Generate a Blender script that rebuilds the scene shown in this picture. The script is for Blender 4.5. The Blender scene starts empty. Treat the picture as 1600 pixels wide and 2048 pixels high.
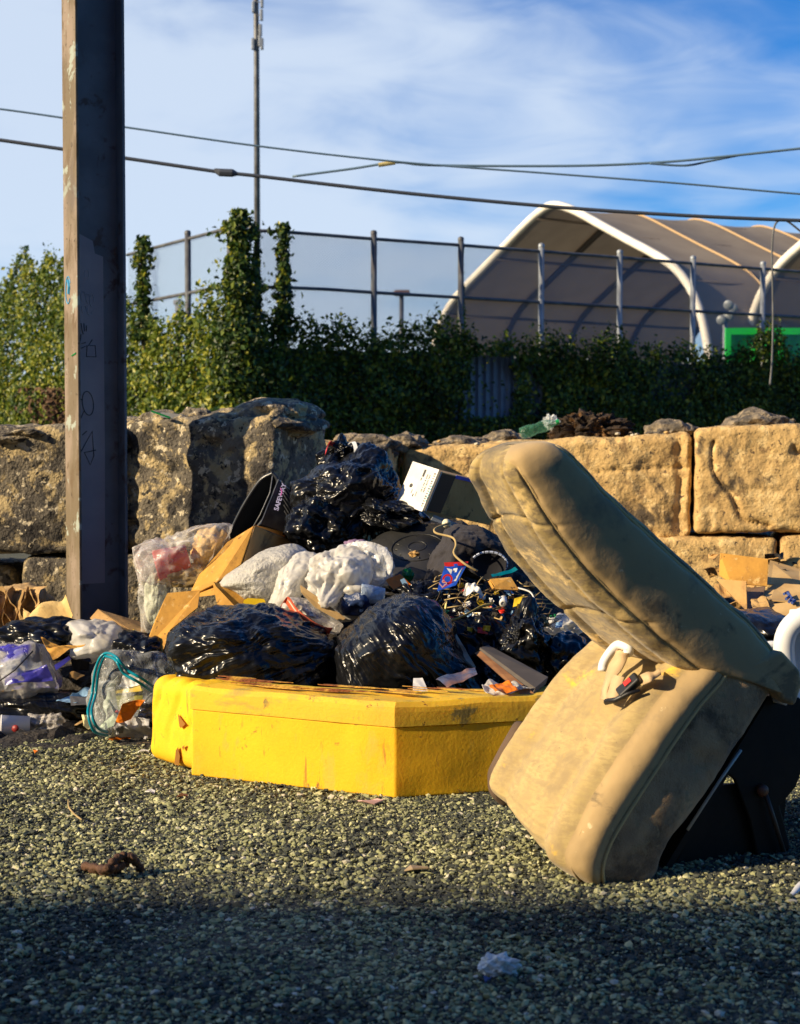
import bpy, bmesh, math, random
import numpy as np
from mathutils import Vector, Matrix
R = math.radians
random.seed(7)
rng = np.random.default_rng(11)
scene = bpy.context.scene
COL = scene.collection

# ------------------------------------------------------------------ camera
F = 3000.0; PITCH = math.atan(114.0 / F)
fwd = np.array([0, math.cos(PITCH), -math.sin(PITCH)]); upv = np.array([0, math.sin(PITCH), math.cos(PITCH)])
EYE = np.array([0, 0, 1.0])
def ray(x, y):
    return fwd + np.array([(x - 800) / F, 0, 0]) + upv * (-(y - 1024) / F)
def P(x, y, Z):
    """world point Z metres in front of the viewpoint, seen at photo position x, y"""
    d = ray(x, y); return EYE + d * (Z / d[1])
def G(x, y, z=0.0):
    d = ray(x, y); return EYE + d * ((z - 1.0) / d[2])
cam_d = bpy.data.cameras.new("camera"); cam = bpy.data.objects.new("camera", cam_d); COL.objects.link(cam)
cam.location = (0, 0, 1); cam.rotation_euler = (math.pi / 2 - PITCH, 0, 0)
cam_d.sensor_fit = 'HORIZONTAL'; cam_d.sensor_width = 36; cam_d.lens = 36 * F / 1600
cam_d.clip_end = 1500; cam_d.clip_start = .05
cam_d.dof.use_dof = True; cam_d.dof.focus_distance = 4.75; cam_d.dof.aperture_fstop = 8.0
scene.camera = cam

# ------------------------------------------------------------------ noise
_perm = np.random.default_rng(3).permutation(256); _perm = np.concatenate([_perm, _perm, _perm])
_g = np.random.default_rng(4).normal(size=(256, 3)); _g /= np.linalg.norm(_g, axis=1)[:, None]
def gn(Pt):
    Pt = np.asarray(Pt, float); i = np.floor(Pt).astype(int); f = Pt - i; i &= 255
    u = f * f * f * (f * (f * 6 - 15) + 10); out = np.zeros(len(Pt))
    for dx in (0, 1):
        for dy in (0, 1):
            for dz in (0, 1):
                h = _perm[_perm[_perm[i[:, 0] + dx] + i[:, 1] + dy] + i[:, 2] + dz]
                w = np.where(dx, u[:, 0], 1 - u[:, 0]) * np.where(dy, u[:, 1], 1 - u[:, 1]) * np.where(dz, u[:, 2], 1 - u[:, 2])
                out += w * (_g[h] * (f - np.array([dx, dy, dz]))).sum(1)
    return out * 1.6
def fbm(Pt, oct=3, seed=0):
    s = 0; a = 1; Pt = np.asarray(Pt, float) + seed * 7.31
    for k in range(oct): s = s + a * gn(Pt); Pt = Pt * 2.03 + 5.1; a *= .5
    return s
def ridge(Pt, oct=3, seed=0):
    s = 0; a = 1; Pt = np.asarray(Pt, float) + seed * 3.77
    for k in range(oct): s = s + a * (1 - 2.2 * np.abs(gn(Pt))); Pt = Pt * 2.1 + 9.2; a *= .5
    return s
def creases(Pt, n=6, freq=1.0, seed=0, warp=.25):
    r = np.random.default_rng(seed + 100); Pt = np.asarray(Pt, float)
    Pt = Pt + warp / freq * np.stack([gn(Pt * freq + 3.3 * k + seed) for k in range(3)], 1)
    s = np.zeros(len(Pt))
    for k in range(n):
        d = r.normal(size=3); d /= np.linalg.norm(d); fr = freq * r.uniform(.5, 1.7); o = r.uniform(0, 1)
        t = Pt @ d * fr + o; s += (np.abs((t % 1) - .5) * 2 - .5) / fr * freq
    return s / math.sqrt(n)

# ------------------------------------------------------------------ objects
def tag(o, label, cat, group=None, kind=None):
    if label: o["label"] = label
    if cat: o["category"] = cat
    if group: o["group"] = group
    if kind: o["kind"] = kind
    return o
def thing(name, label, cat, loc, group=None):
    o = bpy.data.objects.new(name, None); COL.objects.link(o); o.location = [float(c) for c in loc]; o.empty_display_size = .1
    return tag(o, label, cat, group)
def root_loc(o):
    while o.parent: o = o.parent
    return np.array(o.location)
def mesh_obj(name, V, Fc, mat, parent=None, smooth=True, mats=None, midx=None, label=None, cat=None, group=None, kind=None, origin=None):
    V = np.asarray(V, float)
    if parent is not None: off = root_loc(parent)
    elif origin is not None: off = np.asarray(origin, float)
    else: off = np.array([V[:, 0].mean(), V[:, 1].mean(), V[:, 2].min()])
    me = bpy.data.meshes.new(name)
    if isinstance(Fc, np.ndarray):
        n, k = Fc.shape; V2 = V - off
        me.vertices.add(len(V2)); me.vertices.foreach_set('co', V2.astype(np.float32).ravel())
        me.loops.add(n * k); me.loops.foreach_set('vertex_index', Fc.astype(np.int32).ravel())
        me.polygons.add(n); me.polygons.foreach_set('loop_start', np.arange(0, n * k, k, dtype=np.int32))
        me.update(calc_edges=True)
    else:
        me.from_pydata((V - off).tolist(), [], Fc)
    me.validate()
    for m in (mats or [mat]): me.materials.append(m)
    if midx is not None: me.polygons.foreach_set('material_index', np.asarray(midx, dtype=np.int32))
    me.polygons.foreach_set('use_smooth', np.full(len(me.polygons), smooth)); me.update()
    o = bpy.data.objects.new(name, me); COL.objects.link(o)
    if parent is not None: o.parent = parent
    else: o.location = off.tolist()
    return tag(o, label, cat, group, kind)
def solidify(o, t, off=0):
    m = o.modifiers.new('thick', 'SOLIDIFY'); m.thickness = t; m.offset = off; return o
def bevel(o, w, seg=2):
    m = o.modifiers.new('bevel', 'BEVEL'); m.width = w; m.segments = seg; m.limit_method = 'ANGLE'; return o
class MB:
    """collects geometry for one mesh"""
    def __init__(s): s.V = []; s.F = []; s.M = []
    def add(s, V, Fc, m=0):
        b = len(s.V); s.V += [list(map(float, v)) for v in V]; s.F += [[i + b for i in f] for f in Fc]; s.M += [m] * len(Fc); return s
    def box(s, c, ax, ay, az, hx, hy, hz, m=0):
        c = np.asarray(c, float); ax, ay, az = [np.asarray(a, float) for a in (ax, ay, az)]
        V = [c + ax * hx * i + ay * hy * j + az * hz * k for i in (-1, 1) for j in (-1, 1) for k in (-1, 1)]
        return s.add(V, [[0, 1, 3, 2], [4, 6, 7, 5], [0, 4, 5, 1], [2, 3, 7, 6], [0, 2, 6, 4], [1, 5, 7, 3]], m)
    def abox(s, x0, x1, y0, y1, z0, z1, m=0):
        return s.box(((x0 + x1) / 2, (y0 + y1) / 2, (z0 + z1) / 2), (1, 0, 0), (0, 1, 0), (0, 0, 1), (x1 - x0) / 2, (y1 - y0) / 2, (z1 - z0) / 2, m)
    def slab(s, pts, t, m=0, nrm=None):
        pts = [np.asarray(p, float) for p in pts]; n = len(pts)
        if nrm is None:
            nrm = np.cross(pts[1] - pts[0], pts[2] - pts[0]); nrm = nrm / np.linalg.norm(nrm)
        nrm = np.asarray(nrm, float)
        V = pts + [p + nrm * t for p in pts]
        return s.add(V, [list(range(n))[::-1], list(range(n, 2 * n))] + [[i, (i + 1) % n, n + (i + 1) % n, n + i] for i in range(n)], m)
    def tube(s, pts, r, k=8, m=0, cap=True):
        pts = np.asarray(pts, float); n = len(pts); rr = np.broadcast_to(r, (n,)); T = np.gradient(pts, axis=0)
        T /= np.linalg.norm(T, axis=1)[:, None] + 1e-9; V = []
        a = np.array([0, 0, 1.0]) if abs(T[0][2]) < .9 else np.array([1.0, 0, 0])
        for i in range(n):
            a = a - T[i] * (a @ T[i]); a /= np.linalg.norm(a); b = np.cross(T[i], a)
            for j in range(k):
                t = 2 * math.pi * j / k; V.append(pts[i] + rr[i] * (a * math.cos(t) + b * math.sin(t)))
        Fc = [[i * k + j, i * k + (j + 1) % k, (i + 1) * k + (j + 1) % k, (i + 1) * k + j] for i in range(n - 1) for j in range(k)]
        if cap: Fc += [list(range(k))[::-1], list(range((n - 1) * k, n * k))]
        return s.add(V, Fc, m)
    def ribbon(s, pts, dirs, w, m=0):
        pts = np.asarray(pts, float); dirs = np.broadcast_to(np.asarray(dirs, float), pts.shape); n = len(pts); V = []
        for p, d in zip(pts, dirs): V += [p - d * w / 2, p + d * w / 2]
        return s.add(V, [[2 * i, 2 * i + 1, 2 * i + 3, 2 * i + 2] for i in range(n - 1)], m)
    def lathe(s, prof, c, axis, k=24, m=0):
        """profile of (radius, distance along axis)"""
        c = np.asarray(c, float); ax = np.asarray(axis, float); ax /= np.linalg.norm(ax)
        a = np.cross(ax, [0, 0, 1.0] if abs(ax[2]) < .9 else [1.0, 0, 0]); a /= np.linalg.norm(a); b = np.cross(ax, a); V = []
        for r_, h in prof:
            for j in range(k):
                t = 2 * math.pi * j / k; V.append(c + ax * h + r_ * (a * math.cos(t) + b * math.sin(t)))
        n = len(prof)
        return s.add(V, [[i * k + j, i * k + (j + 1) % k, (i + 1) * k + (j + 1) % k, (i + 1) * k + j] for i in range(n - 1) for j in range(k)], m)
    def build(s, name, mat, parent=None, smooth=False, **kw):
        return mesh_obj(name, s.V, s.F, mat, parent, smooth, midx=s.M if kw.get('mats') else None, **kw)
def text(name, body, o, xd, yd, size, mat, parent, bold=0.0, thick=.0006):
    cu = bpy.data.curves.new('txt', 'FONT'); cu.body = body; cu.size = size; cu.extrude = thick; cu.offset = bold
    ob = bpy.data.objects.new('txt', cu); COL.objects.link(ob); bpy.context.view_layer.update()
    me = bpy.data.meshes.new_from_object(ob.evaluated_get(bpy.context.evaluated_depsgraph_get()))
    bpy.data.objects.remove(ob); xd = np.asarray(xd, float); xd /= np.linalg.norm(xd); yd = np.asarray(yd, float); yd = yd - xd * (xd @ yd); yd /= np.linalg.norm(yd)
    zd = np.cross(xd, yd); V = np.array([v.co[:] for v in me.vertices]); V = np.asarray(o, float) + V[:, :1] * xd + V[:, 1:2] * yd + V[:, 2:3] * zd
    Fc = [list(p.vertices) for p in me.polygons]; bpy.data.meshes.remove(me)
    return mesh_obj(name, V, Fc, mat, parent, False)
_ico = {}
def ico(n):
    if n not in _ico:
        bm = bmesh.new(); bmesh.ops.create_icosphere(bm, subdivisions=n, radius=1)
        _ico[n] = (np.array([v.co[:] for v in bm.verts]), np.array([[v.index for v in f.verts] for f in bm.faces])); bm.free()
    return _ico[n]
def rbox(L, D, H, r, res):
    """rounded box surface (centred): points, position-based normals, quads"""
    s = np.array([L, D, H]) / 2; V = []; Fc = []
    for ax in range(3):
        for sg in (-1, 1):
            a, b = [(1, 2), (0, 2), (0, 1)][ax]; na = max(2, int(2 * s[a] / res)); nb = max(2, int(2 * s[b] / res))
            A, B = np.meshgrid(np.linspace(-s[a], s[a], na + 1), np.linspace(-s[b], s[b], nb + 1), indexing='ij')
            Q = np.zeros((A.size, 3)); Q[:, a] = A.ravel(); Q[:, b] = B.ravel(); Q[:, ax] = sg * s[ax]; o = sum(map(len, V)); V.append(Q)
            I = (np.arange(na)[:, None] * (nb + 1) + np.arange(nb)[None]).ravel() + o
            q = np.stack([I, I + nb + 1, I + nb + 2, I + 1], 1)
            if (sg > 0) == (ax == 1): q = q[:, ::-1]
            Fc.append(q)
    V = np.concatenate(V); Fc = np.concatenate(Fc)
    key = np.round(V * 1e5).astype(np.int64); _, first, inv = np.unique(key, axis=0, return_index=True, return_inverse=True)
    V = V[first]; Fc = inv.ravel()[Fc]
    inn = np.clip(V, -(s - r), s - r); d = V - inn; d /= np.linalg.norm(d, axis=1)[:, None]
    return inn + d * r, d, Fc
def smoothp(p, n):
    p = np.asarray(p, float); t = np.linspace(0, len(p) - 1, n); out = []
    for ti in t:
        i = min(int(ti), len(p) - 2); f = ti - i; p0, p1, p2, p3 = p[max(i - 1, 0)], p[i], p[i + 1], p[min(i + 2, len(p) - 1)]
        out.append(.5 * ((2 * p1) + (-p0 + p2) * f + (2 * p0 - 5 * p1 + 4 * p2 - p3) * f * f + (-p0 + 3 * p1 - 3 * p2 + p3) * f ** 3))
    return np.array(out)
def rot(axis, ang):
    return np.array(Matrix.Rotation(ang, 3, Vector(axis)))
def unit(v): v = np.asarray(v, float); return v / np.linalg.norm(v)

# ------------------------------------------------------------------ materials
def nt_new(name):
    m = bpy.data.materials.new(name); m.use_nodes = True; nt = m.node_tree; b = nt.nodes['Principled BSDF']; return m, nt, b
def N(nt, t, **kw):
    n = nt.nodes.new(t)
    for k, v in kw.items():
        if k in n.inputs: n.inputs[k].default_value = v
        else: setattr(n, k, v)
    return n
def coord(nt, scale=(1, 1, 1), rotn=(0, 0, 0)):
    tc = N(nt, 'ShaderNodeTexCoord'); mp = N(nt, 'ShaderNodeMapping'); mp.inputs['Scale'].default_value = scale; mp.inputs['Rotation'].default_value = rotn
    src = tc.outputs['Object']
    if any(rotn):
        m0 = N(nt, 'ShaderNodeMapping'); m0.inputs['Rotation'].default_value = rotn; nt.links.new(src, m0.inputs['Vector']); src = m0.outputs['Vector']; mp.inputs['Rotation'].default_value = (0, 0, 0)
    nt.links.new(src, mp.inputs['Vector']); return mp.outputs['Vector']
def noise_out(nt, scale, det=4, st=(1, 1, 1), rotn=(0, 0, 0), dist=0, rough=.55, ridged=False):
    n = N(nt, 'ShaderNodeTexNoise')
    if ridged: n.noise_type = 'RIDGED_MULTIFRACTAL'
    n.inputs['Scale'].default_value = scale; n.inputs['Detail'].default_value = det; n.inputs['Distortion'].default_value = dist; n.inputs['Roughness'].default_value = rough
    nt.links.new(coord(nt, st, rotn), n.inputs['Vector']); return n.outputs['Fac']
def ramp(nt, inp, lo, hi):
    r = N(nt, 'ShaderNodeMapRange'); r.inputs['From Min'].default_value = lo; r.inputs['From Max'].default_value = hi; r.interpolation_type = 'SMOOTHSTEP'
    nt.links.new(inp, r.inputs['Value']); return r.outputs['Result']
def c4(c): return (c[0], c[1], c[2], 1)
def mixc(nt, fac, a, b):
    m = N(nt, 'ShaderNodeMix'); m.data_type = 'RGBA'
    if isinstance(fac, float): m.inputs[0].default_value = fac
    else: nt.links.new(fac, m.inputs[0])
    for i, v in ((6, a), (7, b)):
        if isinstance(v, tuple): m.inputs[i].default_value = c4(v)
        else: nt.links.new(v, m.inputs[i])
    return m.outputs[2]
def mat(name, base, rough=.6, var=None, vs=3, vlo=.35, vhi=.65, vst=(1, 1, 1), vrot=(0, 0, 0), stains=(), bump=(), metal=0, spec=.5, coat=0, sheen=0, trans=0):
    """stains: (colour, scale, lo, hi, stretch, detail); bump: (scale, strength, distance, stretch, rotation, distortion)"""
    m, nt, b = nt_new(name); col = tuple(base)
    if var: col = mixc(nt, ramp(nt, noise_out(nt, vs, 5, vst, vrot), vlo, vhi), tuple(base), tuple(var))
    for s in stains:
        st = s[4] if len(s) > 4 else (1, 1, 1); dt = s[5] if len(s) > 5 else 6
        col = mixc(nt, ramp(nt, noise_out(nt, s[1], dt, st, (0, 0, .3), .3, .65), s[2], s[3]), col, tuple(s[0]))
    if isinstance(col, tuple): b.inputs['Base Color'].default_value = c4(col)
    else: nt.links.new(col, b.inputs['Base Color'])
    b.inputs['Roughness'].default_value = rough; b.inputs['Metallic'].default_value = metal; b.inputs['Specular IOR Level'].default_value = spec
    if coat: b.inputs['Coat Weight'].default_value = coat; b.inputs['Coat Roughness'].default_value = .15
    if sheen: b.inputs['Sheen Weight'].default_value = sheen
    prev = None
    for s in bump:
        bp = N(nt, 'ShaderNodeBump'); bp.inputs['Strength'].default_value = s[1]; bp.inputs['Distance'].default_value = s[2]
        nt.links.new(noise_out(nt, s[0], 5, s[3] if len(s) > 3 else (1, 1, 1), s[4] if len(s) > 4 else (0, 0, 0), s[5] if len(s) > 5 else 0, ridged=len(s) > 6), bp.inputs['Height'])
        if prev: nt.links.new(prev, bp.inputs['Normal'])
        prev = bp.outputs['Normal']
    if prev:
        nt.links.new(prev, b.inputs['Normal'])
        if coat: nt.links.new(prev, b.inputs['Coat Normal'])
    if trans:
        tr = N(nt, 'ShaderNodeBsdfTranslucent'); mx = N(nt, 'ShaderNodeMixShader'); mx.inputs[0].default_value = trans
        if isinstance(col, tuple): tr.inputs['Color'].default_value = c4(col)
        else: nt.links.new(col, tr.inputs['Color'])
        nt.links.new(b.outputs[0], mx.inputs[1]); nt.links.new(tr.outputs[0], mx.inputs[2]); nt.links.new(mx.outputs[0], nt.nodes['Material Output'].inputs['Surface'])
    return m
def clear_plastic(name, tint=(.85, .88, .9), milky=.18, seed=0.0, scale=14, patch=None):
    """thin clear film: mostly transparent, milky in creases, glossy"""
    m, nt, b = nt_new(name); b.inputs['Base Color'].default_value = c4(tint); b.inputs['Roughness'].default_value = .16; b.inputs['Coat Weight'].default_value = .5
    bp = N(nt, 'ShaderNodeBump'); bp.inputs['Strength'].default_value = .7; bp.inputs['Distance'].default_value = .02
    nt.links.new(noise_out(nt, scale, 4, (1, 1, 1), (seed, 0, 0), 1.5), bp.inputs['Height']); nt.links.new(bp.outputs[0], b.inputs['Normal']); nt.links.new(bp.outputs[0], b.inputs['Coat Normal'])
    tr = N(nt, 'ShaderNodeBsdfTransparent'); tr.inputs['Color'].default_value = (.96, .97, .98, 1)
    mx = N(nt, 'ShaderNodeMixShader'); fac = ramp(nt, noise_out(nt, scale * .8, 6, (1, 2, 1), (0, seed, 1), 1.2, .7), .5, .75)
    lw = N(nt, 'ShaderNodeLayerWeight'); lw.inputs['Blend'].default_value = .2
    a = N(nt, 'ShaderNodeMath', operation='MULTIPLY_ADD'); nt.links.new(fac, a.inputs[0]); a.inputs[1].default_value = .5; a.inputs[2].default_value = milky * .7
    a2 = N(nt, 'ShaderNodeMath', operation='ADD', use_clamp=True); nt.links.new(a.outputs[0], a2.inputs[0]); lm = N(nt, 'ShaderNodeMath', operation='MULTIPLY'); nt.links.new(lw.outputs['Facing'], lm.inputs[0]); lm.inputs[1].default_value = .5; nt.links.new(lm.outputs[0], a2.inputs[1])
    nt.links.new(a2.outputs[0], mx.inputs[0]); nt.links.new(tr.outputs[0], mx.inputs[1]); nt.links.new(b.outputs[0], mx.inputs[2]); nt.links.new(mx.outputs[0], nt.nodes['Material Output'].inputs['Surface'])
    if patch: nt.links.new(mixc(nt, ramp(nt, noise_out(nt, patch[1], 2, (1, 1, 1), (seed, 1, 0)), patch[2], patch[2] + .05), tint, patch[0]), b.inputs['Base Color'])
    return m
# ------------------------------------------------------------------ light and sky
AZ = 68.0; EL = 24.0       # the sun stands left of and behind the viewpoint
sdir = Vector((-math.sin(R(AZ)) * math.cos(R(EL)), -math.cos(R(AZ)) * math.cos(R(EL)), math.sin(R(EL))))
sl = bpy.data.lights.new("sun", 'SUN'); sun = bpy.data.objects.new("sun", sl); COL.objects.link(sun)
sun.rotation_euler = sdir.to_track_quat('Z', 'Y').to_euler(); sl.energy = 5.0; sl.angle = R(.5); sl.color = (1.0, .80, .52)
W = bpy.data.worlds.new("World"); scene.world = W; W.use_nodes = True; wt = W.node_tree; bg = wt.nodes['Background']
sky = N(wt, 'ShaderNodeTexSky'); sky.sky_type = 'NISHITA'; sky.sun_disc = False; sky.sun_elevation = R(EL); sky.sun_rotation = R(180 + AZ)
sky.air_density = 1.0; sky.dust_density = .3; sky.ozone_density = 3.0
tc = N(wt, 'ShaderNodeTexCoord')
def wnoise(scale, rotn, sc, det, dist, loc=(0, 0, 0)):
    mp = N(wt, 'ShaderNodeMapping'); mp.inputs['Rotation'].default_value = rotn; mp.inputs['Scale'].default_value = sc; mp.inputs['Location'].default_value = loc
    wt.links.new(tc.outputs['Generated'], mp.inputs['Vector']); n = N(wt, 'ShaderNodeTexNoise'); n.inputs['Scale'].default_value = scale; n.inputs['Detail'].default_value = det
    n.inputs['Distortion'].default_value = dist; n.inputs['Roughness'].default_value = .55; wt.links.new(mp.outputs[0], n.inputs['Vector']); return n.outputs['Fac']
def wmath(op, a, b=None, c=None, clamp=False):
    n = N(wt, 'ShaderNodeMath', operation=op, use_clamp=clamp)
    for i, v in enumerate((a, b, c)):
        if v is None: continue
        if isinstance(v, (int, float)): n.inputs[i].default_value = v
        else: wt.links.new(v, n.inputs[i])
    return n.outputs[0]
sep = N(wt, 'ShaderNodeSeparateXYZ'); wt.links.new(tc.outputs['Generated'], sep.inputs[0])
big = wnoise(2.6, (0, R(14), 0), (1, 1, 3.2), 4, .4, (1.3, 0, .35)); wisp = wnoise(9, (0, R(12), 0), (1, 1, 3.2), 8, .8)
cl = wmath('ADD', wmath('MULTIPLY', big, 1.0), wmath('MULTIPLY', wisp, .40))
cl = wmath('ADD', cl, wmath('MULTIPLY', sep.outputs['X'], -.48)); cl = wmath('ADD', cl, wmath('MULTIPLY', sep.outputs['Z'], -.75))
mr = N(wt, 'ShaderNodeMapRange'); mr.inputs['From Min'].default_value = .25; mr.inputs['From Max'].default_value = .72; mr.interpolation_type = 'SMOOTHSTEP'; wt.links.new(cl, mr.inputs['Value'])
hs = N(wt, 'ShaderNodeHueSaturation'); hs.inputs['Saturation'].default_value = 1.35; hs.inputs['Value'].default_value = .9; wt.links.new(sky.outputs[0], hs.inputs['Color']); tint = N(wt, 'ShaderNodeMix'); tint.data_type = 'RGBA'; tint.blend_type = 'MULTIPLY'; tint.inputs[0].default_value = 1; wt.links.new(hs.outputs[0], tint.inputs[6]); tint.inputs[7].default_value = (.52, 1.0, 1.42, 1)
cfac = wmath('MULTIPLY', mr.outputs[0], .85)
wm = mixc(wt, cfac, tint.outputs[2], (6.2, 7.1, 8.3)); wt.links.new(wm, bg.inputs['Color']); bg.inputs['Strength'].default_value = .074
scene.view_settings.view_transform = 'Standard'; scene.view_settings.look = 'None'; scene.view_settings.exposure = .66; scene.view_settings.gamma = 1.0

# ------------------------------------------------------------------ shared materials
m_ground = mat('gravel_ground', (.06, .065, .055), .95, (.13, .135, .095), 60, .4, .6, bump=[(120, 1, .012), (40, .6, .02)])
m_conc = mat('concrete_brown', (.21, .18, .13), .92, (.12, .105, .085), 4, .35, .62, stains=[((.46, .36, .19), 11, .50, .56), ((.045, .04, .036), 3.6, .53, .64), ((.62, .54, .38), 19, .585, .61), ((.03, .028, .026), 26, .57, .62)], bump=[(14, .8, .03), (70, 1.0, .014)])
m_conc2 = mat('concrete_sand', (.62, .42, .17), .92, (.46, .30, .12), 3, .3, .7, stains=[((.74, .53, .24), 12, .52, .62), ((.30, .19, .08), 7, .55, .62), ((.09, .065, .04), 2.6, .565, .64), ((.12, .08, .045), 34, .60, .64)], bump=[(10, .5, .03), (60, .8, .01)])
m_rubble = mat('rubble', (.30, .24, .16), .95, (.08, .07, .06), 14, .4, .6, bump=[(60, .9, .02)])
def black_bag_mat(name, st=(1, 1, 1), rt=(0, 0, 0), k=1.0, base=(.006, .0065, .008)):
    return mat(name, base, .25, spec=.36, bump=[(5, .5 * k, .010, st, rt, .5, 1), (13, .4 * k, .004, st, rt, .3, 1)])
m_blk_a = black_bag_mat('black_plastic_streaked', (1.0, 1, 8), (0, R(22), 0), 1.0)
m_blk_b = black_bag_mat('black_plastic_pulled', (1.0, 1, 9), (0, R(-52), 0), 1.0)
m_blk_c = black_bag_mat('black_plastic_crumpled', (1.2, 1.4, 3.2), (0, R(-50), 0), 1.0)
m_white_bag = mat('white_plastic', (.82, .81, .78), .30, (.64, .60, .52), 9, .5, .68, bump=[(30, .35, .004)], trans=.42)
m_white_foam = mat('white_foam_wrap', (.68, .67, .63), .6, (.58, .57, .53), 9, bump=[(70, 1.0, .012)], trans=.3)
m_card = mat('cardboard', (.50, .30, .11), .85, (.42, .24, .08), 5, stains=[((.20, .12, .05), 7, .52, .66), ((.12, .07, .03), 24, .62, .67)], bump=[(12, .5, .012), (30, .3, .008)])
m_card2 = mat('cardboard_pale', (.52, .35, .15), .85, (.44, .28, .11), 5, stains=[((.2, .12, .05), 6, .62, .75)], bump=[(25, .25, .008)])
m_card_or = mat('cardboard_orange', (.56, .29, .045), .85, (.42, .21, .035), 5, stains=[((.30, .15, .03), 9, .52, .66), ((.62, .40, .14), 20, .58, .66), ((.12, .06, .02), 30, .64, .67)], bump=[(12, .5, .012), (40, .3, .006)])
m_kraft = mat('kraft_paper', (.52, .34, .15), .85, (.42, .26, .1), 8, bump=[(35, .5, .01)], trans=.06)
m_kraft_y = mat('kraft_paper_yellow', (.72, .52, .22), .85, (.6, .4, .15), 8, bump=[(35, .4, .01)], trans=.08)
def flat(name, c, rough=.5, **kw): return mat(name, c, rough, tuple(x * .75 for x in c), 14, **kw)
m_white = flat('white_paper', (.8, .79, .76), .6); m_blue = flat('blue_print', (.02, .10, .62), .35); m_red = flat('red_print', (.7, .03, .02), .35)
m_green = flat('green_plastic', (.01, .3, .08), .25); m_orange = flat('orange_print', (.85, .22, .01), .4); m_yellow = flat('yellow_print', (.8, .55, .02), .4)
m_inkblack = flat('black_ink', (.012, .012, .014), .45); m_purple = flat('purple_print', (.05, .045, .36), .35); m_teal = mat('teal_zip', (.0, .30, .42), .3, trans=.25)
m_lightblue = flat('light_blue_cloth', (.25, .45, .72), .7); m_twig = flat('dry_stalk', (.45, .33, .14), .8); m_darkcloth = mat('dark_cloth', (.02, .018, .024), .9, (.03, .027, .032), 8, bump=[(9, .5, .03), (300, .4, .003)], sheen=.05)
m_steel = mat('dark_steel', (.005, .005, .006), .6, (.012, .009, .008), 9, bump=[(30, .3, .005)], spec=.2)
m_grey_metal = mat('galvanised_pipe', (.14, .145, .15), .5, (.08, .08, .08), 6, metal=.3)
m_whiteplastic = mat('white_moulded_plastic', (.78, .80, .84), .35, (.66, .68, .7), 4)
m_wood = mat('plywood', (.30, .14, .05), .75, (.20, .09, .035), 6, vst=(1, 1, 12), bump=[(30, .3, .004)])
m_brown = mat('brown_lump', (.10, .045, .02), .8, (.05, .02, .01), 40, bump=[(80, .8, .01)])

# ------------------------------------------------------------------ ground
gv = [(-300, -60, 0), (300, -60, 0), (300, 900, 0), (-300, 900, 0)]
mesh_obj('ground', gv, [[0, 1, 2, 3]], m_ground, smooth=False, origin=(0, 0, 0), kind='structure')
def stones(name, n, ymin, ymax, smin, smax, seed, label, mts):
    """loose angular crushed stones, one mesh"""
    r = np.random.default_rng(seed)
    base, Fc = ico(1)
    u = r.random(n); Y = (ymin ** 1.0 + u * (ymax - ymin)); X = (r.random(n) - .5) * (Y * .62 + .9)
    sz = smin + (smax - smin) * r.random(n) ** 2.5
    V = np.repeat(base[None], n, 0) * (1 + .9 * (r.random((n, len(base), 1)) - .5))
    V *= np.stack([r.uniform(.6, 1.35, n), r.uniform(.6, 1.35, n), r.uniform(.3, .8, n)], 1)[:, None]
    a, b = r.uniform(0, 2 * math.pi, n), r.uniform(-.6, .6, n)
    ca, sa, cb, sb = np.cos(a)[:, None], np.sin(a)[:, None], np.cos(b)[:, None], np.sin(b)[:, None]
    x, y, z = V[..., 0], V[..., 1], V[..., 2]; y, z = y * cb - z * sb, y * sb + z * cb; x, y = x * ca - y * sa, x * sa + y * ca
    V = np.stack([x, y, z], -1) * sz[:, None, None]
    lum = fbm(np.stack([X * 1.5, Y * 1.5, X * 0], 1), 3, seed)
    V[..., 0] += X[:, None]; V[..., 1] += Y[:, None]; V[..., 2] += (sz * .3 + .0015 + .004 * lum.clip(-1, 1))[:, None]
    FF = (Fc[None] + (np.arange(n) * len(base))[:, None, None]).reshape(-1, 3)
    pat = fbm(np.stack([X * 2.2, Y * 2.2, X * 0], 1), 4, seed + 3); kk = r.choice(len(mts), n, p=[.42, .41, .14, .03]); kk = np.where((pat > .25) & (kk == 1) & (r.random(n) < .5), 0, kk); kk = np.where((pat > .3) & (kk == 0) & (r.random(n) < .3), 2, kk); kk = np.where((pat < -.2) & (kk != 1) & (r.random(n) < .55), 1, kk); mi = np.repeat(kk, len(Fc))
    mesh_obj(name, V.reshape(-1, 3), FF, None, smooth=False, mats=mts, midx=mi, origin=(0, 0, 0), kind='stuff', label=label, cat='gravel')
ms = [flat('stone_grey_green', (.29, .30, .15), .9), flat('stone_dark', (.06, .068, .055), .9), flat('stone_pale', (.55, .54, .30), .9), flat('stone_white', (.65, .6, .46), .9)]
stones('gravel', 115000, 2.1, 5.6, .0028, .0092, 5, 'loose crushed grey green gravel covering the ground', ms)
stones('gravel', 80000, 2.1, 5.4, .0014, .0032, 8, 'fine grit and dust between the larger stones', ms)
stones('gravel', 16000, 5.4, 7.5, .004, .010, 6, 'gravel further back round the rubbish heap', ms)

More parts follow.
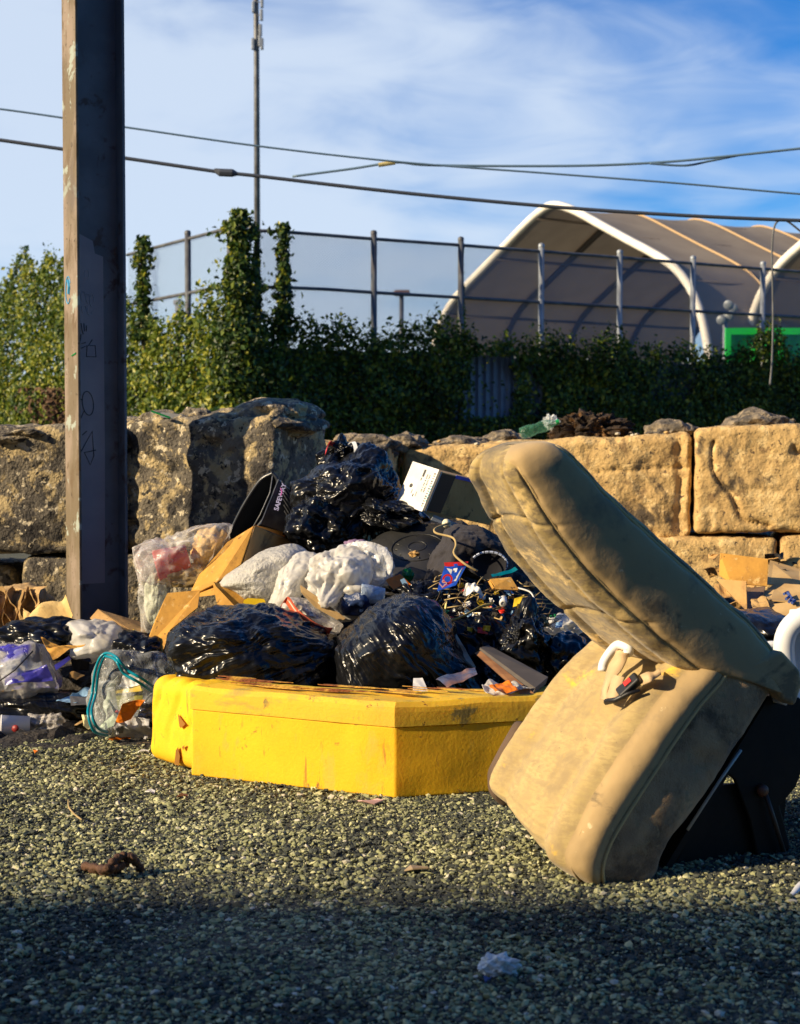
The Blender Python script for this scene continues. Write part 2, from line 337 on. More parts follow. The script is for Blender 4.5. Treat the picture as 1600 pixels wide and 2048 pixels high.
# unseen block added behind the viewpoint to cast the building shadow on the foreground
fr = (3.12 + 6.0) * math.tan(R(EL)) / math.cos(R(AZ))
caster = thing('warehouse', 'long plain grey warehouse out of frame shading the near gravel', 'building', (-15, -6, 0))
b = MB(); b.box((-15, -8, fr / 2), unit((1, -.02, 0)), unit((.02, 1, 0)), (0, 0, 1), 26, 2, fr / 2); b.build('wall', mat('grey_render', (.3, .3, .3), .9, (.24, .24, .24), 2), caster)  # body of the added caster, sized to the shadow edge
b = MB(); b.box((-15, -7.95, fr + .03), unit((1, -.02, 0)), unit((.02, 1, 0)), (0, 0, 1), 26.1, 2.0, .03); b.build('roof', m_grey_metal, caster)

# ------------------------------------------------------------------ steel pole (H section)
bb = R(58); nL = np.array([-math.sin(bb), -math.cos(bb), 0]); tL = np.array([math.cos(bb), -math.sin(bb), 0]); FL, WB, TH, PZ = .172, .228, .013, 5.2
K = P(157, 910, 6.6); K[2] = 0
m_pole_l = mat('steel_flaking_paint', (.15, .115, .07), .8, (.25, .195, .15), 5, .42, .58, vst=(1, 1, .4), stains=[((.13, .09, .05), 12, .52, .60, (1, 1, .3)), ((.32, .36, .31), 5, .56, .60), ((.14, .11, .09), 1.6, .54, .66), ((.07, .05, .03), 40, .62, .66)], bump=[(50, .4, .004)])
m_pole_d = mat('steel_dark_paint', (.17, .18, .20), .6, (.11, .115, .13), 3, stains=[((.09, .06, .05), 8, .56, .66)], bump=[(60, .25, .003)])
pole = thing('steel_pole', 'tall dark steel H section pole with pale sunlit flange and faint graffiti', 'pole', K)
def upbox(mb, p, du, dv, lu, lv, z0, z1):
    c = p + du * lu / 2 + dv * lv / 2; c = np.array([c[0], c[1], (z0 + z1) / 2]); mb.box(c, du, dv, (0, 0, 1), lu / 2, lv / 2, (z1 - z0) / 2)
b = MB(); upbox(b, K - tL * FL, tL, -nL, FL, TH, 0, PZ); bevel(b.build('flange', m_pole_l, pole), .003)
b = MB(); upbox(b, K - tL * FL - nL * (WB - TH), tL, -nL, FL, TH, 0, PZ); bevel(b.build('flange', m_pole_d, pole), .003)
b = MB(); upbox(b, K - tL * (FL * .55) - nL * TH, -nL, tL, WB - 2 * TH, .012, 0, PZ); web = b.build('web', m_pole_d, pole)
wf = K - tL * (FL * .55) + tL * .012 - nL * TH      # face of the web
def wp(u, z, e=.001): q = wf - nL * u + tL * e; return np.array([q[0], q[1], z])
m_patch = mat('buffed_paint', (.34, .31, .32), .7, (.28, .26, .28), 4)
zt = lambda y: 1 + (910 - y) / F * 6.65
b = MB(); b.slab([wp(.004, zt(1170)), wp(.135, zt(1170)), wp(.14, zt(900)), wp(.138, zt(510)), wp(.1, zt(505)), wp(.09, zt(480)), wp(.03, zt(468)), wp(.004, zt(474))], .001, nrm=tL); b.build('paint_patch', m_patch, web)
m_graf = flat('faded_black_marker', (.035, .04, .05), .6); m_graf2 = flat('faded_grey_marker', (.36, .38, .42), .6)
def stroke(mb, pts, r=.0022): mb.tube([wp(.1 * (x - 165) / 42.0 * .72, zt(y), .003) for x, y in pts], r, 4)
for st in ([(166, 655), (178, 655), (170, 672), (184, 668), (180, 688), (196, 684)], [(184, 696), (200, 690), (198, 712), (224, 712), (222, 690), (204, 690), (214, 678)], [(176, 650), (181, 662)], [(184, 646), (187, 662)], [(192, 646), (193, 662)], [(199, 650), (198, 662)],
           [(186, 658), (190, 668)], [(185, 1000 - 130), (197, 862)], [(180, 905), (212, 862), (216, 912), (206, 930), (190, 905), (222, 900)]):
    b = MB(); stroke(b, st); b.build('graffiti', m_graf, web)
th = np.linspace(0, 2 * math.pi, 22); b = MB(); stroke(b, [(201 + 15 * math.cos(t) + 3 * math.sin(t), 806 + 24 * math.sin(t)) for t in th])
b.build('graffiti', m_graf, web)
for st in ([(190, 822), (180, 838)], [(186, 800), (178, 796)]): b = MB(); stroke(b, st); b.build('graffiti', m_graf, web)
rr = random.Random(3)
for cx, cy, w_, h_ in [(176, 600, 8, 14), (190, 592, 8, 12), (203, 596, 7, 12), (214, 600, 8, 16), (192, 618, 9, 10), (208, 620, 10, 12), (172, 545, 6, 14), (200, 548, 9, 12)]:
    b = MB(); a0 = rr.uniform(0, 3); stroke(b, [(cx + w_ * .7 * math.cos(a0 + t), cy + h_ * .8 * math.sin(a0 + t)) for t in np.linspace(0, 4.6, 12)], .0014); b.build('graffiti', m_graf2, web)
def lf(u, z): q = K + nL * .0012 - tL * FL * (1 - u); return np.array([q[0], q[1], z])
b = MB(); b.tube([lf(.35 + .18 * math.cos(t), zt(580) + .06 * math.sin(t)) for t in np.linspace(.5, 5.6, 16)], .003, 5); b.tube([lf(.4, zt(588)), lf(.45, zt(574)), lf(.38, zt(560))], .008, 6); b.build('paint_mark', flat('blue_spray', (.05, .35, .65)), pole.children[0])
b = MB(); b.tube([lf(.6, zt(712)), lf(.9, zt(708))], .004, 5); b.build('paint_mark', m_green, pole.children[0])

# ------------------------------------------------------------------ concrete block wall
BG = 'rough concrete blocks of the low wall'
def block(label, x0, x1, yt0, yt1, yb0, yb1, Z0, Z1, depth, m, seed, r=.038, amp=.014, sag=.0, cracks=(), res=.02):
    A, B_ = P(x0, yb0, Z0), P(x1, yb1, Z1); A2, B2 = P(x0, yt0, Z0), P(x1, yt1, Z1)
    e = unit((B_ - A) * np.array([1, 1, 0])); d = np.array([-e[1], e[0], 0])
    L = np.linalg.norm((B_ - A)[:2]); H = (A2[2] - A[2] + B2[2] - B_[2]) / 2
    V, Nn, Fc = rbox(L, depth, H, r, res)
    q = V + seed * 1.7
    disp = amp * fbm(q * 3.5, 4, seed) + amp * .35 * ridge(q * 11, 2, seed) - amp * 1.6 * np.clip(fbm(q * 6.5, 2, seed + 9) - .55, 0, 1) * 2
    V = V + Nn * disp[:, None]
    for cr in cracks:     # cracks and ledges worn into the face: (photo points, half width, depth)
        pl = smoothp(cr[0], 40); px_ = x0 + (V[:, 0] / L + .5) * (x1 - x0); py_ = yb0 + (V[:, 2] / H + .5) * (yt0 - yb0); wob = 5 * fbm(q * 9, 3, seed + 2)
        dmin = np.full(len(V), 1e9)
        for s_ in pl: dmin = np.minimum(dmin, np.hypot(px_ + wob - s_[0], py_ + wob - s_[1]))
        V[:, 1] += cr[2] * np.exp(-(dmin / cr[1]) ** 2) * (V[:, 1] < 0)
    if sag:   # broken, rounded top
        t = np.clip((V[:, 2] / H) + .1, 0, 1); V[:, 2] -= sag * t * np.clip(.5 + 1.2 * fbm(q * 2.2, 3, seed + 4), 0, 1.4)
    u = V[:, 0] / L + .5; v = V[:, 2] / H + .5; dd = V[:, 1] + depth / 2
    base = A[None] * (1 - u[:, None]) + B_[None] * u[:, None]
    zt_ = (A2[2] - A[2]) * (1 - u) + (B2[2] - B_[2]) * u
    Wp = np.array([base[:, 0] + d[0] * dd, base[:, 1] + d[1] * dd, base[:, 2] + zt_ * v]).T
    return mesh_obj('concrete_block', Wp, Fc, m, label=label, cat='concrete block', group=BG)
block('mottled brown concrete block left of the steel pole, upper course', -420, 250, 852, 850, 1110, 1107, 7.05, 7.05, .6, m_conc, 1)
block('tall broken concrete block right of the steel pole, skewed with a shaded end', 120, 548, 838, 812, 1095, 1098, 7.25, 6.85, .62, m_conc, 2, .05, .022, .05)
block('mottled lower concrete block behind the foot of the steel pole', 48, 520, 1116, 1112, 1372, 1372, 7.05, 7.05, .6, m_conc, 3)
block('recessed dark lower concrete block at the left edge', -560, 30, 1134, 1134, 1372, 1372, 7.2, 7.2, .6, m_conc, 4)
block('short sandy concrete block right behind the top black bag', 600, 793, 876, 880, 1078, 1080, 8.5, 8.5, .6, m_conc2, 5, .07, .03, .05)
block('sandy concrete block behind the white carton and seat back', 806, 1380, 896, 866, 1078, 1079, 8.7, 8.5, .6, m_conc2, 6, .045, .016, .0, [([(1140, 952), (1250, 957), (1375, 955)], 4, .018), ([(1352, 880), (1362, 960), (1358, 1060)], 12, .035)], .012)
block('bright cracked sandy block in the upper course at the right edge', 1390, 2020, 856, 832, 1067, 1060, 8.45, 8.2, .6, m_conc2, 7, .035, .010, .0, [([(1430, 890), (1424, 930), (1440, 965), (1462, 985), (1475, 1010), (1490, 1040), (1540, 1052)], 5, .03), ([(1590, 905), (1602, 915), (1620, 912)], 9, .04)], .011)
block('lower sandy block behind the cardboard scraps', 1010, 1552, 1080, 1076, 1300, 1300, 8.55, 8.4, .6, m_conc2, 8)
block('lower sandy block at the far right edge', 1562, 2160, 1072, 1068, 1300, 1300, 8.4, 8.2, .6, m_conc2, 9)
block('lower sandy block hidden behind the middle of the heap', 560, 1000, 1082, 1082, 1300, 1300, 8.6, 8.6, .6, m_conc2, 10)
# cracks in the right block: dark jagged grooves
def lump(name, c, rx, ry, rz, m, seed, label=None, cat=None, group=None, n=3, amp=.25, fr=1.6, parent=None, smooth=False, cr=0.0):
    D, Fc = ico(n); V = D * (1 + amp * fbm(D * fr + seed, 3, seed) + cr * creases(D, 6, 1.5, seed))[:, None] * np.array([rx, ry, rz]) + np.asarray(c, float)
    return mesh_obj(name, V, Fc, m, parent, smooth, label=label, cat=cat, group=group)
def plump(name, x, y, Z, rx, rz, m, seed, label, cat, group=None, **kw):
    k = Z / F; return lump(name, P(x, y, Z), rx * k, rx * k, rz * k, m, seed, label, cat, group, **kw)
RB = 'rubble lying on top of the block wall'
for i, (x, y, Z, rx, rz, lb) in enumerate([(548, 842, 7.12, 98, 40, 'long weathered slab of rubble on top of the tall broken block'), (395, 836, 7.2, 34, 20, 'small flat stone on the skewed block left of the long slab'), (322, 845, 7.2, 42, 26, 'pale rough stone on the wall top beside the steel pole'),
        (205 - 20, 864, 7.2, 30, 16, 'flat pale stone on the wall top just left of the pole base line'), (60, 872, 7.2, 80, 20, 'dark rubble strip on the wall top at the left edge'), (700, 884, 8.7, 34, 18, 'small sandy stone on the wall above the top black bag'),
        (745, 893, 8.6, 52, 24, 'low sandy rubble on the wall between black bag and carton'), (815, 888, 8.8, 40, 22, 'sandy stone on the wall directly above the white carton'), (925, 893, 8.9, 54, 22, 'rounded sandy stone on the wall right of the carton'),
        (1340, 866, 8.8, 50, 27, 'flat grey stone on the wall right of the burnt clump'), (1515, 852, 8.7, 66, 30, 'big sloping grey slab on the right end of the wall'), (1010, 882, 9.0, 44, 22, 'mossy stone on the wall behind the top of the seat')]):
    plump('rubble_stone', x, y, Z, rx, rz, m_conc if i < 5 else m_rubble, 30 + i, lb, 'stone', RB, n=4, amp=.22, fr=1.5, cr=.22)
o = thing('burnt_clump', 'charred brown clump of matted leaves and rag on the wall top', 'debris', P(1180, 878, 8.9))
D, Fc = ico(5); V = D * (1 + .25 * fbm(D * 2.5, 3, 8) + .22 * ridge(D * [5, 5, 3], 3, 2) + .2 * creases(D, 6, 2.5, 4))[:, None] * np.array([.19, .15, .095]) + P(1180, 864, 8.9)
mesh_obj('matted_mass', V, Fc, mat('charred', (.03, .018, .01), .9, (.2, .1, .03), 16, .5, .7, bump=[(40, 1, .02)]), o, False)
bt = thing('green_bottle', 'crushed clear green plastic bottle lying on the wall top', 'bottle', P(1075, 870, 8.8)); m_gclear = clear_plastic('green_clear', (.12, .40, .25), .2)
b = MB(); b.lathe([(.001, 0), (.035, .005), (.038, .06), (.03, .1), (.037, .15), (.02, .2), (.013, .22)], P(1040, 868, 8.8), P(1110, 845, 8.8) - P(1040, 868, 8.8), 14); b.build('bottle_body', m_gclear, bt, True)
b = MB(); b.lathe([(.001, 0), (.015, 0), (.015, .018), (.001, .018)], P(1112, 845, 8.8), P(1110, 845, 8.8) - P(1040, 868, 8.8), 12); b.build('cap', m_green, bt)
plump('plastic_scrap', 1103, 845, 8.9, 15, 14, clear_plastic('scrap_clear', (.9, .95, .95), .4), 61, 'crumpled clear plastic scrap standing on the wall by the green bottle', 'plastic scrap', n=4, amp=.5, fr=3)
b = MB(); b.box(P(322, 829, 7.0), unit((1, .1, -.35)), (0, 1, 0), (.3, 0, 1), .045, .012, .004); b.build('green_strip', m_green, label='green plastic strip on the pale stone beside the pole', cat='plastic scrap')
b = MB(); b.box(P(345, 832, 7.1), unit((1, .1, -.1)), (0, 1, 0), (.1, 0, 1), .05, .04, .012); b.build('foil_scrap', flat('foil', (.5, .5, .5), .3), label='grey foil scrap beside the green strip on the wall top', cat='scrap')
r_ = random.Random(5)
for i in range(46):
    x = r_.choice([r_.uniform(660, 1010), r_.uniform(1080, 1360), r_.uniform(1260, 1590)]); y0 = np.interp(x, [650, 800, 1000, 1380, 1600], [874, 886, 884, 862, 842]); s = r_.uniform(3, 7)
    plump('pebble', x, y0 + r_.uniform(-3, 5), r_.uniform(8.65, 8.95), s, s * .6, r_.choice([m_rubble, m_conc2, m_rubble, ms[3]]), 200 + i, 'small pebble among the grit on top of the right hand wall', 'pebble', 'pebbles and grit on top of the wall', n=1)
# ------------------------------------------------------------------ background: vine covered fence
def hz(y, Z): return 1 + (910 - y) / F * Z
Cn = np.array([P(462, 910, 16)[0], 16.0]); Rn = np.array([P(1600, 910, 19.4)[0], 19.4]); Ln = np.array([P(255, 910, 18.2)[0], 18.2])
Rd = unit(Rn - Cn); Ld = unit(Ln - Cn); Rend = Cn + Rd * 9.6; Lend = Cn + Ld * 8.5
m_corr = mat('corrugated_steel', (.17, .22, .30), .5, (.10, .13, .18), 2, metal=.2)
def corr(nm, A, D_, L, z1, label):
    n = int(L / .05); X = np.linspace(0, L, n * 2 + 1); off = .018 * (((np.arange(len(X)) // 2) % 2) * 2 - 1); nn = np.array([-D_[1], D_[0]]); V = []
    for s, o_ in zip(X, off):
        q = A + D_ * s + nn * o_; V += [(q[0], q[1], 0), (q[0], q[1], z1)]
    Fc = [[2 * i, 2 * i + 2, 2 * i + 3, 2 * i + 1] for i in range(len(X) - 1)]
    o = mesh_obj(nm, V, Fc, m_corr, smooth=False, label=label, cat='fence'); return solidify(o, .004)
corr('corrugated_fence', Cn + Rd * .1, Rd, 9.5, 2.15, 'blue grey corrugated metal fence showing through gaps in the dark vines')
corr('corrugated_fence', Cn + Ld * .1, Ld, 8.4, 2.05, 'corrugated metal fence behind the sunlit left run of vines')
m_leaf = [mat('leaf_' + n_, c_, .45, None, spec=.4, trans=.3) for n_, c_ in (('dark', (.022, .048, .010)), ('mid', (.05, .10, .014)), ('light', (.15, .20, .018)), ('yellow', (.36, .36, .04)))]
m_stem = mat('vine_stem', (.06, .04, .02), .9)
def leaves(C, Nr, size, r):
    n = len(C); t = r.normal(size=(n, 3)); nr = Nr + .75 * r.normal(size=(n, 3)); nr /= np.linalg.norm(nr, axis=1)[:, None]
    t -= nr * (t * nr).sum(1)[:, None]; t /= np.linalg.norm(t, axis=1)[:, None]; b = np.cross(nr, t); s = (size * r.uniform(.5, 1.5, n))[:, None]
    V = np.stack([C - t * s * .55, C + b * s * .36 + nr * s * .14, C + t * s * .6, C - b * s * .36 + nr * s * .14], 1).reshape(-1, 3)
    I = np.arange(n)[:, None] * 4; return V, np.concatenate([I + [[0, 1, 2]], I + [[0, 2, 3]]])
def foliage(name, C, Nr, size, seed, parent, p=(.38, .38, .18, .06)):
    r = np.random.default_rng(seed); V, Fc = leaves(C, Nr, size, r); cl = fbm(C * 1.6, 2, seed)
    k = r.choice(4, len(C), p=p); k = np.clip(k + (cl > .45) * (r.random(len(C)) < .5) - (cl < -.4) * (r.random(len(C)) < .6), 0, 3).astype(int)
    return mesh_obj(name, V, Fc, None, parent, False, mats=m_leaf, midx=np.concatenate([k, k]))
def hedge_run(A, D_, L, topf, n, seed, gaps, label, size=.055, p=(.38, .38, .18, .06), zmax=3.0):
    r = np.random.default_rng(seed); nn = np.array([D_[1], -D_[0]]);  nn = nn if nn @ -A > 0 else -nn
    s = r.uniform(-.25, L, n); z = r.uniform(.35, zmax, n)
    tp = topf(s) + .12 * fbm(np.stack([s * 2.2, s * 0, s * 0], 1), 3, seed) + .08 * r.normal(size=n)
    keep = z < tp
    px = 800 + F * (A[0] + D_[0] * s) / (A[1] + D_[1] * s); py = 910 - (z - 1) * F / (A[1] + D_[1] * s)
    for (x0, x1, y0, y1, pr) in gaps:
        wob = 14 * fbm(np.stack([py / 40, px / 40, px * 0], 1), 2, 3); keep &= ~((px > x0 + wob) & (px < x1 + wob) & (py > y0) & (py < y1) & (r.random(n) < pr))
    s, z, tp = s[keep], z[keep], tp[keep]; m_ = len(s)
    bul = .16 + .13 * fbm(np.stack([s * 1.3, z * 1.6, s * 0], 1), 3, seed + 2)
    dep = bul * r.random(m_) ** .45 + .03
    C = np.stack([A[0] + D_[0] * s + nn[0] * dep, A[1] + D_[1] * s + nn[1] * dep, z], 1)
    top = (z > tp - .12)[:, None]; Nr = np.where(top, np.array([nn[0] * .6, nn[1] * .6, .8]), np.array([nn[0], nn[1], .35]))
    th_ = thing('vine_hedge', label, 'hedge', (A[0], A[1], 0)); foliage('foliage', C, Nr, size, seed, th_, p)
    for i in range(14):
        s0 = r.uniform(.1, L); pts = [(A[0] + D_[0] * (s0 + .1 * math.sin(k + i)) + nn[0] * .05, A[1] + D_[1] * (s0 + .1 * math.sin(k + i)) + nn[1] * .05, k * .3) for k in range(7)]; b = MB(); b.tube(pts, .012, 5); b.build('stem', m_stem, th_)
    return th_
def topR(s):
    x = 800 + F * (Cn[0] + Rd[0] * s) / (Cn[1] + Rd[1] * s); Z = Cn[1] + Rd[1] * s
    y = np.interp(x, [450, 560, 640, 700, 800, 830, 860, 900, 960, 1040, 1085, 1160, 1200, 1250, 1380, 1440, 1490, 1530, 1560, 1700], [640, 640, 655, 655, 668, 650, 632, 655, 688, 694, 676, 694, 668, 706, 698, 718, 690, 664, 722, 726])
    return hz(y, Z)
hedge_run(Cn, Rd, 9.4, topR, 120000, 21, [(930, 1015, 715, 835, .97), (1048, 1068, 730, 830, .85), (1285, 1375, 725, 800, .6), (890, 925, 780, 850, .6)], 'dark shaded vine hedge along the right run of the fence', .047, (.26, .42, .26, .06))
def topL(s):
    x = 800 + F * (Cn[0] + Ld[0] * s) / (Cn[1] + Ld[1] * s); Z = Cn[1] + Ld[1] * s
    y = np.interp(x, [-60, 0, 20, 45, 65, 100, 125, 260, 290, 320, 380, 430, 470], [600, 560, 590, 545, 520, 545, 510, 600, 640, 655, 640, 600, 600]); return hz(y, Z)
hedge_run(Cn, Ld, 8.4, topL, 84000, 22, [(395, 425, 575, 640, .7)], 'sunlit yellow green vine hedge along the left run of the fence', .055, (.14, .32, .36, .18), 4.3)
def column(x, y0, y1, Z, rad, n, seed, label):
    """vines climbing a fence post"""
    r = np.random.default_rng(seed); z0, z1 = hz(y1, Z), hz(y0, Z); z = z0 + (z1 - z0) * r.random(n) ** 1.15; t = (z - z0) / (z1 - z0)
    rr_ = rad * (1.2 - .75 * t + .75 * fbm(np.stack([z * 4, z * 0, z * 0], 1), 2, seed)) * (r.random(n) ** .6); a = r.uniform(0, 2 * math.pi, n)
    far = r.random(n) < .10; rr_[far] *= 1.9
    c = P(x, 910, Z); C = np.stack([c[0] + rr_ * np.cos(a), c[1] + rr_ * np.sin(a) - .05, z], 1); Nr = np.stack([np.cos(a), np.sin(a), .4 + 0 * a], 1)
    o = thing('climbing_vine', label, 'vine', (c[0], c[1], z0), 'vines climbing the fence posts'); foliage('foliage', C, Nr, .055, seed, o, (.36, .38, .2, .06))
    b = MB(); b.tube([(c[0] + .03 * math.sin(k * 1.7), c[1] - .07, z0 - .4 + (z1 - z0 + .3) * k / 8) for k in range(9)], .012, 5); b.build('stem', bpy.data.materials['vine_stem'], o)
column(482, 425, 860, 15.75, .24, 7000, 31, 'thickest leafy vine column at the fence corner beside the antenna mast')
column(568, 452, 670, 16.25, .11, 1200, 32, 'thin ragged vine on the post just right of the antenna mast')
column(290, 478, 680, 17.6, .13, 1300, 33, 'slim vine column right of the steel pole')
column(922, 480, 680, 17.3, .035, 220, 34, 'sparse wisps of vine on the post in front of the tent edge')
column(515, 470, 660, 16.2, .07, 500, 36, 'vine creeping up the antenna mast')
r2 = np.random.default_rng(77); n_ = 500; th_ = thing('shrub', 'dry brown shrub in the hedge left of the steel pole', 'shrub', P(75, 910, 15))
C = np.stack([r2.normal(0, .14, n_), r2.normal(0, .1, n_), r2.random(n_) * .5], 1) + np.array([P(75, 910, 15)[0], 15.8, 1.2]); V, Fc = leaves(C, np.tile([[-.3, -.8, .3]], (n_, 1)), .05, r2)
mesh_obj('foliage', V, Fc, mat('dead_leaf', (.10, .05, .02), .8), th_, False); b = MB(); b.tube([(P(75, 910, 15)[0], 15.8, 0), (P(75, 910, 15)[0], 15.8, 1.5)], .02, 5); b.build('stem', bpy.data.materials['vine_stem'], th_)

# chain link fence on top
m_mesh, nt, bs = nt_new('chain_link'); bs.inputs['Base Color'].default_value = (.12, .19, .29, 1); bs.inputs['Roughness'].default_value = .6
def mwave(rt):
    w = N(nt, 'ShaderNodeTexWave'); w.inputs['Scale'].default_value = 14; w.inputs['Distortion'].default_value = 0; w.bands_direction = 'X'
    nt.links.new(coord(nt, (1, 1, 1), (0, R(rt), 0)), w.inputs['Vector']); g = N(nt, 'ShaderNodeMath', operation='GREATER_THAN'); nt.links.new(w.outputs['Fac'], g.inputs[0]); g.inputs[1].default_value = .88; return g.outputs[0]
mxm = N(nt, 'ShaderNodeMath', operation='MAXIMUM'); nt.links.new(mwave(45), mxm.inputs[0]); nt.links.new(mwave(-45), mxm.inputs[1])
trn = N(nt, 'ShaderNodeBsdfTransparent'); mxs = N(nt, 'ShaderNodeMixShader'); nt.links.new(mxm.outputs[0], mxs.inputs[0]); nt.links.new(trn.outputs[0], mxs.inputs[1]); nt.links.new(bs.outputs[0], mxs.inputs[2]); nt.links.new(mxs.outputs[0], nt.nodes['Material Output'].inputs['Surface'])
m_post = mat('fence_post', (.13, .14, .15), .6, (.08, .08, .09), 8, metal=.3); m_post2 = mat('fence_post_galvanised', (.30, .33, .36), .5, (.22, .24, .26), 8, metal=.3)
cf = thing('chain_link_fence', 'tall chain link fence with dark posts and two rails running to the right', 'fence', (Cn[0], Cn[1], 0))
cfl = thing('chain_link_fence', 'short chain link fence run slanting to the left of the corner', 'fence', (Ln[0], Ln[1], 0))
def onfence(A, D_, x):
    k = (x - 800) / F; s = (k * A[1] - A[0]) / (D_[0] - k * D_[1]); return A + D_ * s
topy = lambda x: np.interp(x, [255, 450, 560, 750, 920, 1600, 1900], [513, 462, 466, 481, 493, 546, 566]); midy = lambda x: np.interp(x, [255, 430, 590, 750, 1600, 1900], [612, 578, 576, 587, 636, 655])
for par, A, D_, xs, xe in ((cf, Cn, Rd, [462, 568, 748, 921, 1081, 1237, 1383, 1522, 1650], (462, 1700)), (cfl, Cn, Ld, [378, 290], (258, 462))):
    for x in xs:
        q = onfence(A, D_, x); b = MB(); zt2 = hz(topy(x), q[1]) + .07; b.tube([(q[0], q[1], 0), (q[0], q[1], zt2)], .034, 10); b.lathe([(.0, .03), (.03, .02), (.038, 0), (.036, -.02)], (q[0], q[1], zt2), (0, 0, 1), 10); b.build('post', m_post if x < 1000 else m_post2, par, True)
    for fn in (topy, midy):
        pts = []
        for x in np.linspace(xe[0], xe[1], 14): q = onfence(A, D_, x); pts.append((q[0], q[1], hz(fn(x), q[1])))
        b = MB(); b.tube(pts, .019, 8); b.build('rail', m_post, par, True)
    V = []
    nn = 20
    for x in np.linspace(xe[0], xe[1], nn): q = onfence(A, D_, x); V += [(q[0], q[1] + .045, 1.9), (q[0], q[1] + .045, hz(topy(x), q[1]))]
    mesh_obj('wire_mesh', V, [[2 * i, 2 * i + 2, 2 * i + 3, 2 * i + 1] for i in range(nn - 1)], m_mesh, par, False)

# ------------------------------------------------------------------ fabric tents
RV = np.array([3.41, -5.75]); DV = np.array([.86, .51])
prof = []   # half profile in units of RV and height
for k, z in [(1.19, 0), (1.185, 1.6), (1.165, 3.2), (1.12, 4.6), (1.05, 5.65), (.94, 6.45), (.80, 7.0), (.60, 7.62), (.4, 8.25), (.22, 8.82), (.12, 9.08), (.05, 9.22), (0, 9.26)]: prof.append((k, z))
prof = prof + [(-k, z) for k, z in prof[-2::-1]]
pr = smoothp(prof, 61)
m_tent = mat('tent_fabric', (.30, .25, .185), .8, (.26, .215, .16), 1, trans=.16); m_arch = mat('white_tent_arch', (.85, .82, .72), .5, (.75, .7, .6), 2); m_rib = mat('tent_rib', (.09, .075, .065), .7)
def arch_pts(base, t, sc=1.0, inset=0): return [np.array([base[0] + RV[0] * k * sc + DV[0] * t, base[1] + RV[1] * k * sc + DV[1] * t, max(0, z * sc - inset)]) for k, z in pr]
def tent(base, length, n, label, grp='pair of arched fabric tents'):
    T_ = thing('fabric_tent', label, 'tent', (base[0], base[1], 0), grp); V = []; ns = n * 8 + 1
    for i in range(ns):
        t = length * i / (ns - 1); ph = (i % 8) / 8; sg = 1 - .012 * math.sin(math.pi * ph) * (1 if i not in (0, ns - 1) else 0)
        V += arch_pts(base, t, sg)
    m_ = len(pr); Fc = np.array([[i * m_ + j, i * m_ + j + 1, (i + 1) * m_ + j + 1, (i + 1) * m_ + j] for i in range(ns - 1) for j in range(m_ - 1)])
    mesh_obj('roof_fabric', V, Fc, m_tent, T_, True)
    for i in range(n + 1):
        t = length * i / n; b = MB()
        b.tube(arch_pts(base, t, 1.0 if i == 0 else .985), .135 if i == 0 else .11, 8); b.build('arch', m_arch if i == 0 else m_rib, T_, True)
        if 0 < i < n:
            b = MB(); b.tube(arch_pts(base, t, 1.002)[6:-6], .035, 6); b.build('roof_seam', mat('roof_seam', (.5, .34, .17), .7) if 'roof_seam' not in bpy.data.materials else bpy.data.materials['roof_seam'], T_, True)
    for j in (6, 12, 19, 25, 35, 41, 48, 54):
        b = MB(); a0, a1 = arch_pts(base, 0)[j], arch_pts(base, length)[j]; c_ = np.array([base[0], base[1], 0]); a0 = a0 - [0, 0, .15]; a1 = a1 - [0, 0, .15]; b.tube([a0, a1], .05, 6); b.build('purlin', m_rib, T_, True)
tent((5.0, 50.0), 12.2, 4, 'large open arched fabric tent with white front arch beyond the hedge')
tent((14.2, 38.5), 13.5, 4, 'second fabric tent with white arch at the right edge above the green container')

# ------------------------------------------------------------------ green container
Zc = 20.6; gc = thing('green_container', 'bright green shipping container with open frame behind the hedge', 'container', P(1450, 910, Zc) * [1, 1, 0]); mg = mat('bright_green_paint', (.01, .62, .03), .4, (.01, .5, .03), 2); mgd = mat('dark_green_wall', (.02, .62, .05), .5)
x0, x1 = P(1450, 910, Zc)[0], P(1800, 910, Zc)[0]; zt3 = hz(657, Zc); xm = P(1556, 910, Zc)[0]
b = MB(); b.abox(x0, x1, Zc, Zc + .08, zt3 - .09, zt3); b.abox(x0, x0 + .07, Zc, Zc + .08, 0, zt3 - .09); b.abox(xm - .06, xm + .06, Zc - .003, Zc + .078, 0, zt3 - .09); b.abox(x1 - .08, x1, Zc, Zc + .08, 0, zt3 - .09); b.build('frame', mg, gc)
V = []; n_ = 60
for i in range(n_ + 1): xx = x0 + .08 + (x1 - x0 - .1) * i / n_; V += [(xx, Zc + .10 + .03 * ((i // 2) % 2), 0), (xx, Zc + .10 + .03 * ((i // 2) % 2), zt3 - .05)]
solidify(mesh_obj('side_panel', V, [[2 * i, 2 * i + 2, 2 * i + 3, 2 * i + 1] for i in range(n_)], mgd, gc, False), .004)
b = MB(); b.slab([(x0 + .02, Zc + .16, 0), (x1, Zc + .16, 0), (x1 + .4, Zc + 2.4, 0), (x0 + .62, Zc + 2.4, 0)], zt3 - .02, nrm=(0, 0, 1)); b.build('body', mgd, gc)

